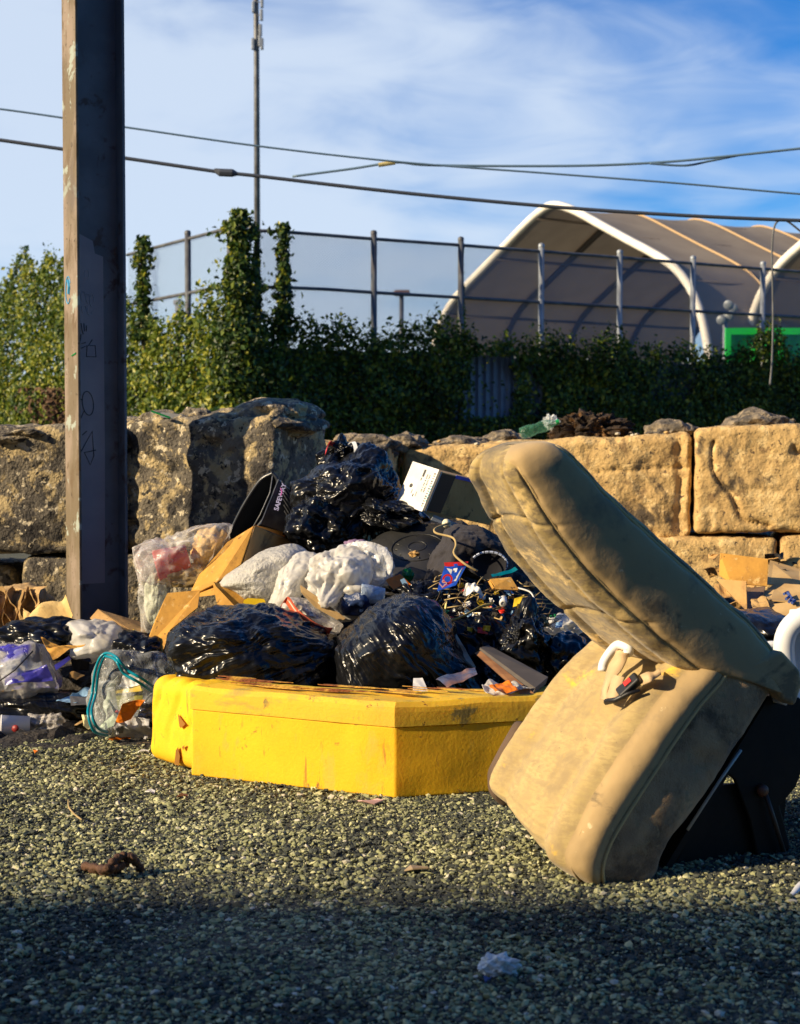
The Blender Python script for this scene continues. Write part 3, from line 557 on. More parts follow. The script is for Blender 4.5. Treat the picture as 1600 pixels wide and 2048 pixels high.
# lamps, mast, far poles, cables
mast = thing('antenna_mast', 'tall slim grey mast with small antennas behind the fence corner', 'mast', P(515, 910, 30) * [1, 1, 0])
b = MB(); pz = P(515, 0, 30)[2] + 1.2; mx_ = P(516, 910, 30)[0]; b.tube([(mx_, 30, 0), (mx_, 30, hz(90, 30)), (mx_ - .02, 30, pz)], [.07, .055, .045], 10); b.build('pole', m_grey_metal, mast, True)
for y, dx in ((88, -9), (88, 9), (82, 5), (14, -8), (30, 8), (4, 9), (60, 6)):
    c_ = P(515 + dx, y, 29.95); b = MB(); b.abox(c_[0] - .03, c_[0] + .03, c_[1] - .04, c_[1] + .04, c_[2] - .11, c_[2] + .11); b.abox(min(c_[0], mx_), max(c_[0], mx_), c_[1] + .0, c_[1] + .02, c_[2] - .01, c_[2] + .01); bevel(b.build('antenna', m_post2, mast), .01)
lp = thing('street_lamp', 'small distant street lamp seen through the chain link', 'street lamp', P(803, 910, 40) * [1, 1, 0]); c_ = P(803, 590, 40)
b = MB(); b.tube([(c_[0], 40, 0), (c_[0], 40, c_[2])], .06, 8); b.build('pole', m_grey_metal, lp, True); b = MB(); b.abox(c_[0] - .2, c_[0] + .22, 39.8, 40.1, c_[2] - .03, c_[2] + .12); bevel(b.build('lamp_head', flat('rusty_head', (.2, .12, .08)), lp), .03)
c_ = P(357, 610, 26); b = MB(); b.tube([(c_[0], 26, 0), (c_[0], 26, c_[2])], .06, 8); b.lathe([(.0, 0), (.09, 0), (.09, .08), (0, .1)], (c_[0], 26, c_[2]), (0, 0, 1), 10); b.build('wooden_post', flat('post_brown', (.12, .09, .08)), smooth=False, label='short brown post beyond the left chain link run', cat='post')
fl = thing('flood_light', 'cluster of flood lights on a pole in front of the tent wall', 'flood light', P(1450, 910, 26) * [1, 1, 0]); c_ = P(1450, 640, 26)
b = MB(); b.tube([(c_[0], 26, 0), (c_[0], 26, c_[2] + .1)], .04, 8); b.tube([(c_[0] - .1, 26, c_[2]), (c_[0] + .15, 26, c_[2] + .05)], .025, 6); b.build('pole', m_post2, fl, True)
for dx, dz in ((-.08, 0), (.05, .05), (.12, .2), (.04, .26)): b = MB(); b.lathe([(.001, -.05), (.05, -.05), (.085, .05), (.08, .06), (.001, .06)], (c_[0] + dx, 25.9, c_[2] + dz), (-.4, -1, -.3), 12); b.build('lamp', m_post2, fl, True)
m_cab = mat('black_cable', (.05, .06, .08), .6); m_cab2 = mat('blue_grey_cable', (.10, .17, .24), .5)
def cable(px, Z, r, m, label, ext=True):
    q = smoothp([P(x, y, Z if not isinstance(Z, tuple) else Z[0] + (Z[1] - Z[0]) * i / (len(px) - 1)) for i, (x, y) in enumerate(px)], 60); b = MB(); b.tube(q, r, 8); return b.build('overhead_cable', m, smooth=True, label=label, cat='cable', group='overhead cables')
cable([(-200, 198), (0, 218), (255, 255), (515, 292), (800, 324), (1100, 347), (1350, 366), (1600, 388), (1850, 406)], 12, .008, m_cab2, 'thin upper overhead cable falling from the left edge to the right')
k1 = cable([(-200, 250), (0, 280), (255, 317), (440, 344), (515, 352), (800, 385), (1100, 413), (1350, 430), (1600, 441), (1850, 448)], 11.5, .014, m_cab, 'thick lower overhead cable passing in front of the tent ridge')
b = MB(); b.tube([P(428, 340, 11.5), P(440, 345, 11.5), P(465, 346, 11.5), P(475, 348, 11.5)], [.014, .03, .03, .014], 8); b.build('splice', m_cab, k1)
k3 = cable([(585, 353), (700, 338), (790, 325), (850, 330), (1000, 332), (1180, 331), (1330, 324), (1450, 313), (1600, 297), (1850, 270)], (12.4, 11.8), .010, m_cab2, 'twisted cable with a pale yellow sleeve joining the upper cable')
b = MB(); b.tube([P(757, 330, 12.2), P(790, 325, 12.2)], .018, 8); b.build('sleeve', flat('sleeve', (.6, .5, .2)), k3)
cable([(1300, 327), (1370, 331), (1420, 322), (1480, 310)], 12.0, .009, m_cab2, 'short drooping loop hanging under the twisted cable')
cable([(1640, 500), (1600, 462), (1570, 441), (1550, 450), (1544, 500), (1545, 560), (1546, 640), (1544, 720), (1540, 770)], 13.5, .009, m_grey_metal, 'loose wire looping down in front of the green container')
# ------------------------------------------------------------------ foam mattress
A = G(383, 1552); B_ = G(790, 1598); rn = R(16); C_ = B_ + .95 * np.array([math.cos(rn), math.sin(rn), 0]); eA = unit(A - B_); H = .283
m_foam = mat('yellow_foam', (.90, .52, .004), .8, (.82, .45, .004), 3, stains=[((.66, .38, .01), 2.5, .50, .70), ((.70, .44, .04), 11, .55, .68, (1, 1, .4)), ((.45, .22, .02), 14, .60, .70, (2, 2, .35)), ((.42, .22, .02), 24, .62, .69), ((.30, .13, .02), 16, .66, .69)], bump=[(120, .5, .002), (7, .3, .01)])
m_foam_top = mat('yellow_foam_skin', (.84, .50, .02), .8, (.70, .42, .03), 3, stains=[((.42, .31, .06), 4, .52, .66, (1, 1, 2)), ((.28, .20, .05), 9, .58, .66), ((.24, .09, .02), 20, .66, .68)], bump=[(90, .6, .002), (7, .3, .01)])
m_foam_crust = mat('torn_crust', (.23, .07, .015), .9, (.6, .35, .05), 12, .45, .6, bump=[(60, .9, .01)])
for m_ in (m_foam, m_foam_top):
    p_ = m_.node_tree.nodes['Principled BSDF']; p_.inputs['Subsurface Weight'].default_value = .3; p_.inputs['Subsurface Radius'].default_value = (1, .6, .08); p_.inputs['Subsurface Scale'].default_value = .06
foam = thing('foam_mattress', 'bright yellow foam mattress block lying on the gravel with a brown torn top', 'mattress', (A + B_) / 2)
D1 = C_ + np.array([-.08, .16, 0]); D2 = A + np.array([.06, .13, 0]); D15 = B_ + np.array([.08, .19, 0])
def prism(poly, z0, z1, nx, nz, wob, seed):
    """vertical walls subdivided so they can wobble"""
    poly = np.asarray(poly, float); pts = []
    for i in range(len(poly)):
        a, b = poly[i], poly[(i + 1) % len(poly)]; k = max(2, int(np.linalg.norm(b - a) / .02)); pts += [a + (b - a) * j / k for j in range(k)]
    pts = np.array(pts); n = len(pts); cen = pts.mean(0); V = []
    zs = np.linspace(z0, z1, nz)
    for j, z in enumerate(zs):
        q = pts.copy(); q[:, 2] = z; 
        V.append(q)
    V = np.concatenate(V); d = (V - cen) * [1, 1, 0]; d /= np.linalg.norm(d, axis=1)[:, None]; V = V + d * (wob * fbm(V * 5, 2, seed))[:, None]
    Fc = [[j * n + i, j * n + (i + 1) % n, (j + 1) * n + (i + 1) % n, (j + 1) * n + i] for j in range(nz - 1) for i in range(n)]
    return V, Fc + [list(range(n))[::-1], list(range((nz - 1) * n, nz * n))]
poly = [A, B_, C_, D1, D15, D2]; zl = H * .74
V, Fc = prism(poly, .002, zl, 0, 10, .004, 1); o = bevel(mesh_obj('base_layer', V, Fc, m_foam, foam, False), .005, 3)
cen = np.mean(poly, 0); poly2 = [p + unit((p - cen) * [1, 1, 0]) * .005 for p in poly]
V, Fc = prism(poly2, zl + .001, H, 0, 6, .004, 2); n_ = len(V) // 6
tz = (V[:, 2] - zl) / (H - zl); dd = (V - cen) * [1, 1, 0]; dd /= np.linalg.norm(dd, axis=1)[:, None]; V -= dd * (np.clip(tz - .7, 0, 1) ** 2 * .14)[:, None]
V[:, 2] += tz * .006 * fbm(V * [4, 4, 0], 3, 5); mesh_obj('top_layer', V, Fc, m_foam_top, foam, False)
# torn crust patches on the top
r_ = np.random.default_rng(2); b = MB()
for i in range(26):
    t = r_.uniform(.12, 1.0); p = A + (B_ - A) * t + np.array([.06, .15, 0]) * r_.uniform(.3, .9) + (C_ - B_) * r_.uniform(0, .35) * (t > .8); w_, l_ = r_.uniform(.004, .012), r_.uniform(.04, .14); n = 9
    pl = [p + eA * l_ * math.cos(a) * r_.uniform(.7, 1) + np.array([.3, .9, 0]) * w_ * math.sin(a) * r_.uniform(.6, 1) + [0, 0, H + .003 + i * .0004] for a in np.linspace(0, 2 * math.pi, n, endpoint=False)]; b.slab(pl, .002, nrm=(0, 0, 1))
b.build('torn_crust', m_foam_crust, foam)
# the folded left end
E = G(291, 1524); dE = unit(A - E) * np.linalg.norm((A - E)[:2]); L2 = np.linalg.norm((A - E)[:2]) + .05
V, Nn, Fc = rbox(L2, .15, H - .003, .045, .011); e1_ = unit((A - E) * [1, 1, 0]); e2_ = np.array([-e1_[1], e1_[0], 0])
tz = V[:, 2] / H + .5; fold = -.010 * np.maximum(0, np.cos((V[:, 0] + .03 * np.sin(tz * 5)) * 55)) ** 3 * np.clip(tz * 1.4, .1, 1)
V = V + Nn * (fold + .004 * fbm(V * 9, 2, 3))[:, None]; V[:, 0] += .025 * (tz - .5)
Wd_ = (E + A) / 2 + e1_ * .02 + e2_ * .085; Wp = Wd_ + V[:, :1] * e1_ + V[:, 1:2] * e2_ + np.stack([V[:, 0] * 0, V[:, 0] * 0, V[:, 2] + H / 2 + .004], 1)
fe = mesh_obj('folded_end', Wp, Fc, m_foam, foam, True)
m_tear = flat('foam_tear', (.30, .13, .015), .95)
def on_fold(x, y): return P(x, y, np.interp(x, [291, 383], [4.886, 4.673]) - .024) 
for pts in ([(356, 1428), (371, 1448), (362, 1456), (359, 1452)], [(352, 1500), (356, 1494), (360, 1512), (358, 1531), (349, 1528)], [(364, 1494), (369, 1490), (367, 1500)]):
    b = MB(); b.slab([on_fold(*p) + [0, -.004, 0] for p in pts], .006, nrm=(0, 1, 0)); b.build('tear', m_tear, fe)
b = MB()
for x, y, w_ in ((870, 1566, 4), (612, 1565, 4), (490, 1520, 3)):
    q = P(x, y, np.interp(x, [383, 790], [4.665, 4.352]) if x < 790 else 4.4)
    b.slab([q + np.array([dx, -.003, dz]) * .0022 * w_ for dx, dz in ((-1, -.5), (.8, -.8), (1.2, .5), (-.5, .9))], .004, nrm=(0, 1, 0))
b.build('nick', m_tear, foam)

# ------------------------------------------------------------------ torn out car seat
psi = R(23); O_ = np.array([.508, 3.468, 0]); s1 = np.array([math.cos(psi), math.sin(psi), 0]); wd = np.array([-math.sin(psi), math.cos(psi), 0])
def PS(x, y, w=0.0):
    """photo position -> (s, h) in the plane of the seat's near side"""
    d = ray(x, y); o = O_ + wd * w; t = ((o - EYE) @ wd) / (d @ wd); q = EYE + d * t - O_; return np.array([q @ s1, q[2]])
def SW(s, h, w): return O_ + s1 * s + np.array([0, 0, 1.0]) * h + wd * w
seat = thing('car_seat', 'torn out tan fabric car seat standing tipped on its front edge, stained and dusty', 'car seat', (.508, 3.6, 0))
m_sf = mat('tan_seat_fabric', (.47, .35, .145), .95, (.36, .265, .11), 9, .3, .7, stains=[((.15, .12, .07), 6, .48, .62, (1, 1, .6)), ((.24, .18, .095), 60, .44, .62, (.6, .6, 1.4)), ((.80, .58, .24), 8, .56, .66), ((.13, .11, .08), 13, .58, .68)], bump=[(420, .5, .0015), (30, .3, .008), (7, .25, .02)], sheen=.15)
m_sc = mat('tan_cushion_fabric', (.48, .36, .155), .95, (.39, .29, .12), 9, .3, .7, stains=[((.37, .27, .12), 90, .44, .62, (.4, .4, 1.6)), ((.36, .265, .125), 28, .46, .64, (.8, .8, 1.3)), ((.30, .22, .11), 6, .50, .66), ((.60, .38, .04), 3.2, .56, .66), ((.82, .50, .04), 4.5, .57, .66), ((.10, .08, .05), 60, .68, .70)], bump=[(420, .5, .0015), (36, .3, .006, (1, 1, .3)), (7, .2, .02)], sheen=.15)
m_ss = mat('smooth_seat_side', (.47, .33, .155), .85, (.38, .27, .13), 2.6, stains=[((.17, .14, .09), 2.6, .52, .66), ((.60, .48, .28), 26, .66, .69), ((.2, .15, .08), 9, .57, .68)], bump=[(350, .25, .001), (6, .3, .02)], sheen=.15)
m_sd = mat('grubby_seat_side', (.50, .33, .17), .95, (.34, .22, .115), 14, .3, .7, stains=[((.13, .085, .045), 7, .46, .66), ((.34, .25, .13), 30, .56, .66), ((.05, .038, .025), 3.5, .54, .72)], bump=[(260, .9, .004), (20, .6, .015)], sheen=.2)
m_pipe = mat('piping', (.62, .45, .20), .9, bump=[(300, .6, .003)])
def loft(fr, bk, wfun, ns, nr, ea, eb, ex=3.6, dispf=None, kwp=.45):
    fr = np.array([PS(*p) for p in fr]); bk = np.array([PS(*p) for p in bk]); fr = smoothp(fr, ns); bk = smoothp(bk, ns); V = []; U = []
    for i in range(ns):
        u = i / (ns - 1); C = (fr[i] + bk[i]) / 2; D = (bk[i] - fr[i]) / 2; k = 1.0
        if u < ea: k = math.sqrt(max(0, 1 - ((ea - u) / ea) ** 2))
        if u > 1 - eb: k = math.sqrt(max(0, 1 - ((u - 1 + eb) / eb) ** 2))
        k = max(k, .02); kw = max(k ** kwp, .02)
        w0, w1 = wfun(u)
        for j in range(nr):
            a = 2 * math.pi * j / nr; ca, sa = math.cos(a), math.sin(a); v = math.copysign(abs(ca) ** (2 / ex), ca) * k; w = math.copysign(abs(sa) ** (2 / ex), sa)
            wm_ = (w0 + w1) / 2 + w * kw * (w1 - w0) / 2; sh = C + D * v
            V.append(np.array([sh[0], sh[1], wm_])); U.append((u, v, w))
    V = np.array(V); U = np.array(U)
    if dispf is not None:
        Dn = (bk - fr) / 2; Dn = np.repeat(Dn / np.linalg.norm(Dn, axis=1)[:, None], nr, 0); dv, dw = dispf(U, V); V[:, :2] += Dn * dv[:, None]; V[:, 2] += dw
    Wp = O_ + V[:, :1] * s1 + V[:, 1:2] * np.array([0, 0, 1.0]) + V[:, 2:3] * wd
    Fc = np.array([[i * nr + j, (i + 1) * nr + j, (i + 1) * nr + (j + 1) % nr, i * nr + (j + 1) % nr] for i in range(ns - 1) for j in range(nr)])
    return Wp, Fc, U
def part_mat(Fc, U, fn): c = U[Fc].mean(1); return fn(c)
# backrest, from the hinge up to the head end
bf = [(1480, 1354), (1395, 1346), (1330, 1305), (1265, 1250), (1190, 1180), (1125, 1105), (1080, 1035), (1046, 972), (1012, 912)]
bb_ = [(1602, 1408), (1590, 1335), (1542, 1258), (1472, 1193), (1392, 1122), (1312, 1050), (1240, 985), (1178, 922), (1122, 867)]
def bdisp(U, V):
    u, v, w = U.T; front = np.clip(-v, 0, 1) ** 2; s_ = 0 * u
    for uu in (.36, .70): s_ += .009 * np.exp(-((u - uu - .05 * (1 - w ** 2)) / .008) ** 2)
    bol = -.014 * np.exp(-((np.abs(w) - .78) / .16) ** 2) + .010 * np.exp(-((np.abs(w) - .52) / .05) ** 2)
    back = np.clip(v, 0, 1) ** 2; wr = .004 * fbm(V * 14, 3, 4)
    dv = front * (s_ + bol) + wr; side = np.clip(-w, 0, 1) ** 2
    seam = .010 * np.exp(-((v - .74) / .05) ** 2) + .009 * np.exp(-((v + .74) / .045) ** 2)
    dw = side * (seam - .014 * (1 - v ** 2) + .0015 * fbm(V * [7, 7, 0], 2, 7)); return dv, dw
Wp, Fc, U = loft(bf, bb_, lambda u: (.0 + .01 * u, .44 - .20 * u ** 1.1), 150, 168, .02, .10, 5.0, bdisp)
mi = part_mat(Fc, U, lambda c: np.where((c[:, 2] < -.55) & (c[:, 1] > -.74) & (c[:, 1] < .74), 1, 0))
back = mesh_obj('backrest', Wp, Fc, None, seat, True, mats=[m_sf, m_ss], midx=mi)
def seamline(vv, name, par, fr, bk, u0, u1, m, off=-.004, r=.0035, wf=None, ex=4.2, kwp=.45, ea=.02, eb=.10):
    fr = smoothp([PS(*p) for p in fr], 60); bk = smoothp([PS(*p) for p in bk], 60); pts = []
    for i in range(60):
        u = i / 59
        if u0 <= u <= u1:
            q = (fr[i] + bk[i]) / 2 + (bk[i] - fr[i]) / 2 * vv; k = 1.0
            if u < ea: k = math.sqrt(max(0, 1 - ((ea - u) / ea) ** 2))
            if u > 1 - eb: k = math.sqrt(max(0, 1 - ((u - 1 + eb) / eb) ** 2))
            q = (fr[i] + bk[i]) / 2 + (bk[i] - fr[i]) / 2 * vv * k; w0, w1 = wf(u); wn = -(1 - abs(vv) ** ex) ** (1 / ex); pts.append(SW(q[0], q[1], off + (w0 + w1) / 2 + wn * k ** kwp * (w1 - w0) / 2))
    b = MB(); b.tube(pts, r, 7); return b.build(name, m, par, True)
# cushion
cfr = [(1420, 1300), (1383, 1348), (1338, 1392), (1286, 1462), (1236, 1538), (1190, 1612), (1156, 1680), (1142, 1735), (1172, 1792)]
cbk = [(1560, 1370), (1555, 1400), (1524, 1450), (1482, 1516), (1440, 1580), (1398, 1640), (1352, 1700), (1332, 1752), (1302, 1800)]
def cdisp(U, V):
    u, v, w = U.T; front = np.clip(-v, 0, 1) ** 2; back = np.clip(v, 0, 1)
    bol = -.022 * np.exp(-((np.abs(w) - .74) / .15) ** 2) + .012 * np.exp(-((np.abs(w) - .46) / .06) ** 2) - .012 * (1 - w ** 2)
    rp = .0045 * np.sin(u * 80 + 4 * fbm(V * 5, 2, 8)) * np.clip(1.4 - np.abs(w) * 1.9, 0, 1) * np.clip((u - .25) * 3, 0, 1)
    dv = front * (bol + rp) + .004 * fbm(V * 12, 3, 14); side = np.clip(-w, 0, 1) ** 2
    seam = .004 * np.exp(-((v + .35) / .05) ** 2) + .005 * np.exp(-((v + .90) / .04) ** 2)
    dw = side * (seam - .012 * (v < -.35) * .6 * (1 - (np.clip((v + .62) / .27, -1, 1)) ** 2) - .005 * (v > -.35) * (1 - np.clip((v - .32) / .67, -1, 1) ** 2) + .003 * fbm(V * [9, 9, 0], 3, 17) * (v > -.35) - .012 * np.exp(-((v - .35) ** 2 / .05 + (u - .42) ** 2 / .002)) * -1); return dv, dw
Wp, Fc, U = loft(cfr, cbk, lambda u: (0.0 + .0 * u, .54), 150, 168, .10, .12, 6.0, cdisp, .35)
# the far front corner is rounded off and lifted
w_ = (Wp - O_) @ wd; uu = U[:, 0]; k_ = np.clip(w_ / .54, 0, 1) ** 1.3 * np.clip((uu - .35) / .65, 0, 1) ** 1.5
dirc = unit(SW(*PS(1383, 1348), 0) - SW(*PS(1200, 1700), 0)); Wp = Wp + dirc * (.155 * k_)[:, None]
sq = np.clip(w_ / .54, 0, 1) ** 1.5 * np.clip(1 - uu * 1.6, 0, 1); Wp = Wp + dirc * (.0 * sq)[:, None]
mi = part_mat(Fc, U, lambda c: np.where((c[:, 2] < -.62) & (c[:, 1] > -.35), 2, np.where((c[:, 2] < -.62) & (c[:, 1] > -.90) & (c[:, 1] <= -.35), 1, np.where(c[:, 1] > .8, 2, 0))))
cush = mesh_obj('seat_cushion', Wp, Fc, None, seat, True, mats=[m_sc, m_ss, m_sd], midx=mi)
wC = lambda u: (0.0, .54); wB = lambda u: (.01 * u, .44 - .20 * u ** 1.1)
seamline(-.35, 'piping', cush, cfr, cbk, .08, .97, m_pipe, -.001, .0048, wC, ex=6.0, kwp=.35, ea=.10, eb=.12)
seamline(-.88, 'piping', cush, cfr, cbk, .08, .97, m_ss, .000, .003, wC, ex=6.0, kwp=.35, ea=.10, eb=.12)
seamline(.74, 'piping', back, bf, bb_, .06, .96, m_pipe, .001, .0052, wB)
seamline(-.74, 'piping', back, bf, bb_, .08, .96, m_pipe, .000, .0046, wB)
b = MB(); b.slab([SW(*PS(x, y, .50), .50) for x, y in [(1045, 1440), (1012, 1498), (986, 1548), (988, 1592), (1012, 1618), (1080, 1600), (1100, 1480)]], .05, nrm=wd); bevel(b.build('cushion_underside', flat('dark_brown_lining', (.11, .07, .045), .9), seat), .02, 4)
# hinge cover skirt and latch
b = MB(); q = [SW(*PS(*p), .0) for p in [(1440, 1345), (1500, 1340), (1540, 1365), (1560, 1400), (1585, 1412), (1600, 1370), (1596, 1340), (1560, 1300)]]; 
b.slab([p - wd * .012 for p in q], .05, nrm=wd); bevel(b.build('hinge_cover', m_ss, seat), .012, 3)
b = MB(); b.slab([SW(*PS(*p), .03) for p in [(1574, 1408), (1590, 1416), (1604, 1376), (1592, 1362)]], .05, nrm=wd); bevel(b.build('hinge_latch', m_whiteplastic, seat), .004)
# belt parts on the cushion
def CZ(x, y, e=0.0): return P(x, y, 3.60 + (1290 - x) * .00125 - e + (1345 - y) * .0011)
b = MB(); gp = smoothp([CZ(1205, 1342, .02), CZ(1208, 1325, .03), CZ(1222, 1303, .035), CZ(1236, 1290, .035), CZ(1252, 1292, .03), CZ(1259, 1299, .02), CZ(1254, 1308, .01)], 24)
b.tube(gp, .012, 8); bg_ = b.build('belt_guide', m_whiteplastic, seat, True)
m_web = mat('tan_webbing', (.58, .42, .24), .8, (.5, .35, .2), 20, bump=[(200, .4, .002)])
def strap(pts, w0, m, name, par, t=.004):
    pc = smoothp([CZ(x, y, e) for x, y, e, *_ in pts], 26); dr = smoothp([CZ(p[0] + p[3], p[1] + p[4], p[2] + p[5]) - CZ(p[0], p[1], p[2]) for p in pts], 26); dr /= np.linalg.norm(dr, axis=1)[:, None]
    b = MB(); b.ribbon(pc, dr, w0, 0); o = b.build(name, m, par, True); solidify(o, t); return o
strap([(1246, 1302, .02, 10, 4, 0), (1240, 1318, .045, 14, 6, .00), (1228, 1340, .05, 14, 4, .0), (1216, 1362, .03, 10, 2, .02), (1209, 1385, .015, 8, 2, .02), (1212, 1402, .012, 8, 3, 0)], .046, m_web, 'webbing', seat)
strap([(1238, 1352, .05, 16, 4, 0), (1232, 1372, .045, 16, 4, 0), (1224, 1398, .03, 16, 4, 0)], .040, m_web, 'webbing', seat)
strap([(1284, 1360, .02, 4, 14, 0), (1298, 1354, .03, 4, 12, 0), (1310, 1350, .01, 5, 12, .02), (1320, 1343, -.01, 5, 8, .02)], .034, m_web, 'webbing', seat)
bk0 = CZ(1258, 1372, .035); ex = unit(CZ(1280, 1355, .03) - CZ(1240, 1392, .03)); ey = unit(CZ(1268, 1385, .03) - CZ(1250, 1355, .03)); ey = unit(ey - ex * (ex @ ey)); ez = np.cross(ex, ey); ez = ez if ez[1] < 0 else -ez
b = MB(); b.box(bk0, ex, ey, ez, .032, .017, .010); buckle = b.build('buckle', m_inkblack, seat); bevel(buckle, .005, 3)
b = MB(); b.box(bk0 + ex * .004 + ez * .0105 - ey * .002, ex, ey, ez, .010, .008, .002); b.build('release_button', m_red, buckle)
b = MB(); b.tube([CZ(1212, 1404, .03), CZ(1232, 1400, .04), CZ(1255, 1388, .035), CZ(1280, 1380, .02)], [.008, .007, .006, .004], 7); b.build('buckle_stalk', m_inkblack, seat, True)
# steel underframe
def fp(poly, w, t, name, m=m_steel):
    b = MB(); b.slab([SW(*PS(x, y, w), w) for x, y in poly], t, nrm=wd); return bevel(b.build(name, m, seat), .004)
fp([(1540, 1405), (1600, 1395), (1625, 1440), (1612, 1520), (1592, 1575), (1560, 1612), (1572, 1655), (1582, 1700), (1574, 1742), (1545, 1752), (1520, 1735), (1500, 1640), (1470, 1560), (1452, 1545)], .07, .012, 'side_bracket')
fp([(1540, 1405), (1600, 1395), (1625, 1440), (1612, 1520), (1592, 1575), (1560, 1612), (1572, 1655), (1582, 1700), (1574, 1742), (1545, 1752), (1520, 1735), (1500, 1640), (1470, 1560), (1452, 1545)], .36, .012, 'side_bracket')
a_, b2_ = PS(1330, 1738, .07), PS(1530, 1400, .07); c2_ = PS(1560, 1735, .07)
b = MB(); b.slab([SW(a_[0] + .01, a_[1], .06), SW(b2_[0] + .02, b2_[1], .06), SW(b2_[0] + .02, b2_[1], .40), SW(a_[0] + .01, a_[1] + .02, .40)], .018); b.build('base_pan', m_steel, seat)
b = MB(); b.slab([SW(*PS(1345, 1738, .09), .09), SW(*PS(1560, 1740, .09), .09), SW(*PS(1575, 1560, .09), .09), SW(*PS(1440, 1570, .09), .09)], .014, nrm=wd); b.build('cross_plate', m_steel, seat)
b = MB(); b.tube([SW(*PS(1530, 1585, .06), .06), SW(*PS(1548, 1640, .05), .05), SW(*PS(1570, 1712, .055), .055)], .006, 8); b.build('linkage_rod', flat('rusty_rod', (.06, .035, .025)), seat, True)
b = MB(); b.lathe([(.001, 0), (.016, 0), (.016, .012), (.010, .02), (.001, .02)], SW(*PS(1522, 1580, .068), .07), -wd, 12); b.build('bolt', flat('rust', (.14, .05, .025)), seat, True)
b = MB(); b.tube([SW(*PS(1482, 1500, .02), .02), SW(*PS(1440, 1560, .02), .02), SW(*PS(1375, 1660, .02), .02)], .004, 6); b.build('trim_strip', flat('pale_trim', (.55, .55, .5), .3), seat, True)  # pale strip added to stand for highlights along the frame edge

# ------------------------------------------------------------------ white plastic chair tipped over at the right edge
ch = thing('plastic_chair', 'white moulded plastic garden chair tipped over behind the car seat', 'chair', P(1640, 910, 4.3) * [1, 1, 0])
Zk = 4.15
def ctube(pts, r, name, fl=1.0, Z=Zk): b = MB(); q = smoothp([P(x, y, Z + (dz[0] if dz else 0)) for x, y, *dz in pts], 36); b.tube(q, r, 10); return b.build(name, m_whiteplastic, ch, True)
ctube([(1592, 1420), (1580, 1370), (1568, 1310), (1574, 1265), (1604, 1236), (1660, 1228), (1730, 1240), (1770, 1300), (1780, 1400)], .030, 'backrest_rim')
V, Nn, Fc = rbox(.27, .02, .30, .009, .02); c_ = P(1675, 1325, Zk + .03); V = V + np.stack([0 * V[:, 0], .6 * V[:, 0] ** 2, 0 * V[:, 0]], 1); mesh_obj('backrest', V + c_, Fc, m_whiteplastic, ch, True)
ctube([(1570, 1300), (1548, 1290), (1520, 1296), (1490, 1320)], .012, 'armrest', Z=Zk + .12)
for y, w_ in ((1615, .02), (1648, .03), (1694, .02)):
    b = MB(); b.slab([P(1545, y - 4, Zk + .25), P(1760, y + 8, Zk + .05), P(1760, y + 22, Zk + .05), P(1545, y + 8, Zk + .25)], .02, nrm=(0, 1, 0)); bevel(b.build('seat_slat', m_whiteplastic, ch), .004)
ctube([(1592, 1420), (1620, 1500), (1650, 1620), (1680, 1700)], .02, 'leg'); ctube([(1780, 1400), (1770, 1500), (1760, 1620), (1750, 1700)], .02, 'leg')
b = MB(); q = smoothp([P(1570, 1800, 3.36), P(1585, 1790, 3.38), P(1605, 1770, 3.42), P(1640, 1765, 3.45)], 12); b.tube(q, [.003 + .001 * i for i in range(12)], 8); b.build('plastic_shard', m_whiteplastic, smooth=True, label='pale blue white plastic shard on the gravel at the lower right edge', cat='plastic scrap')
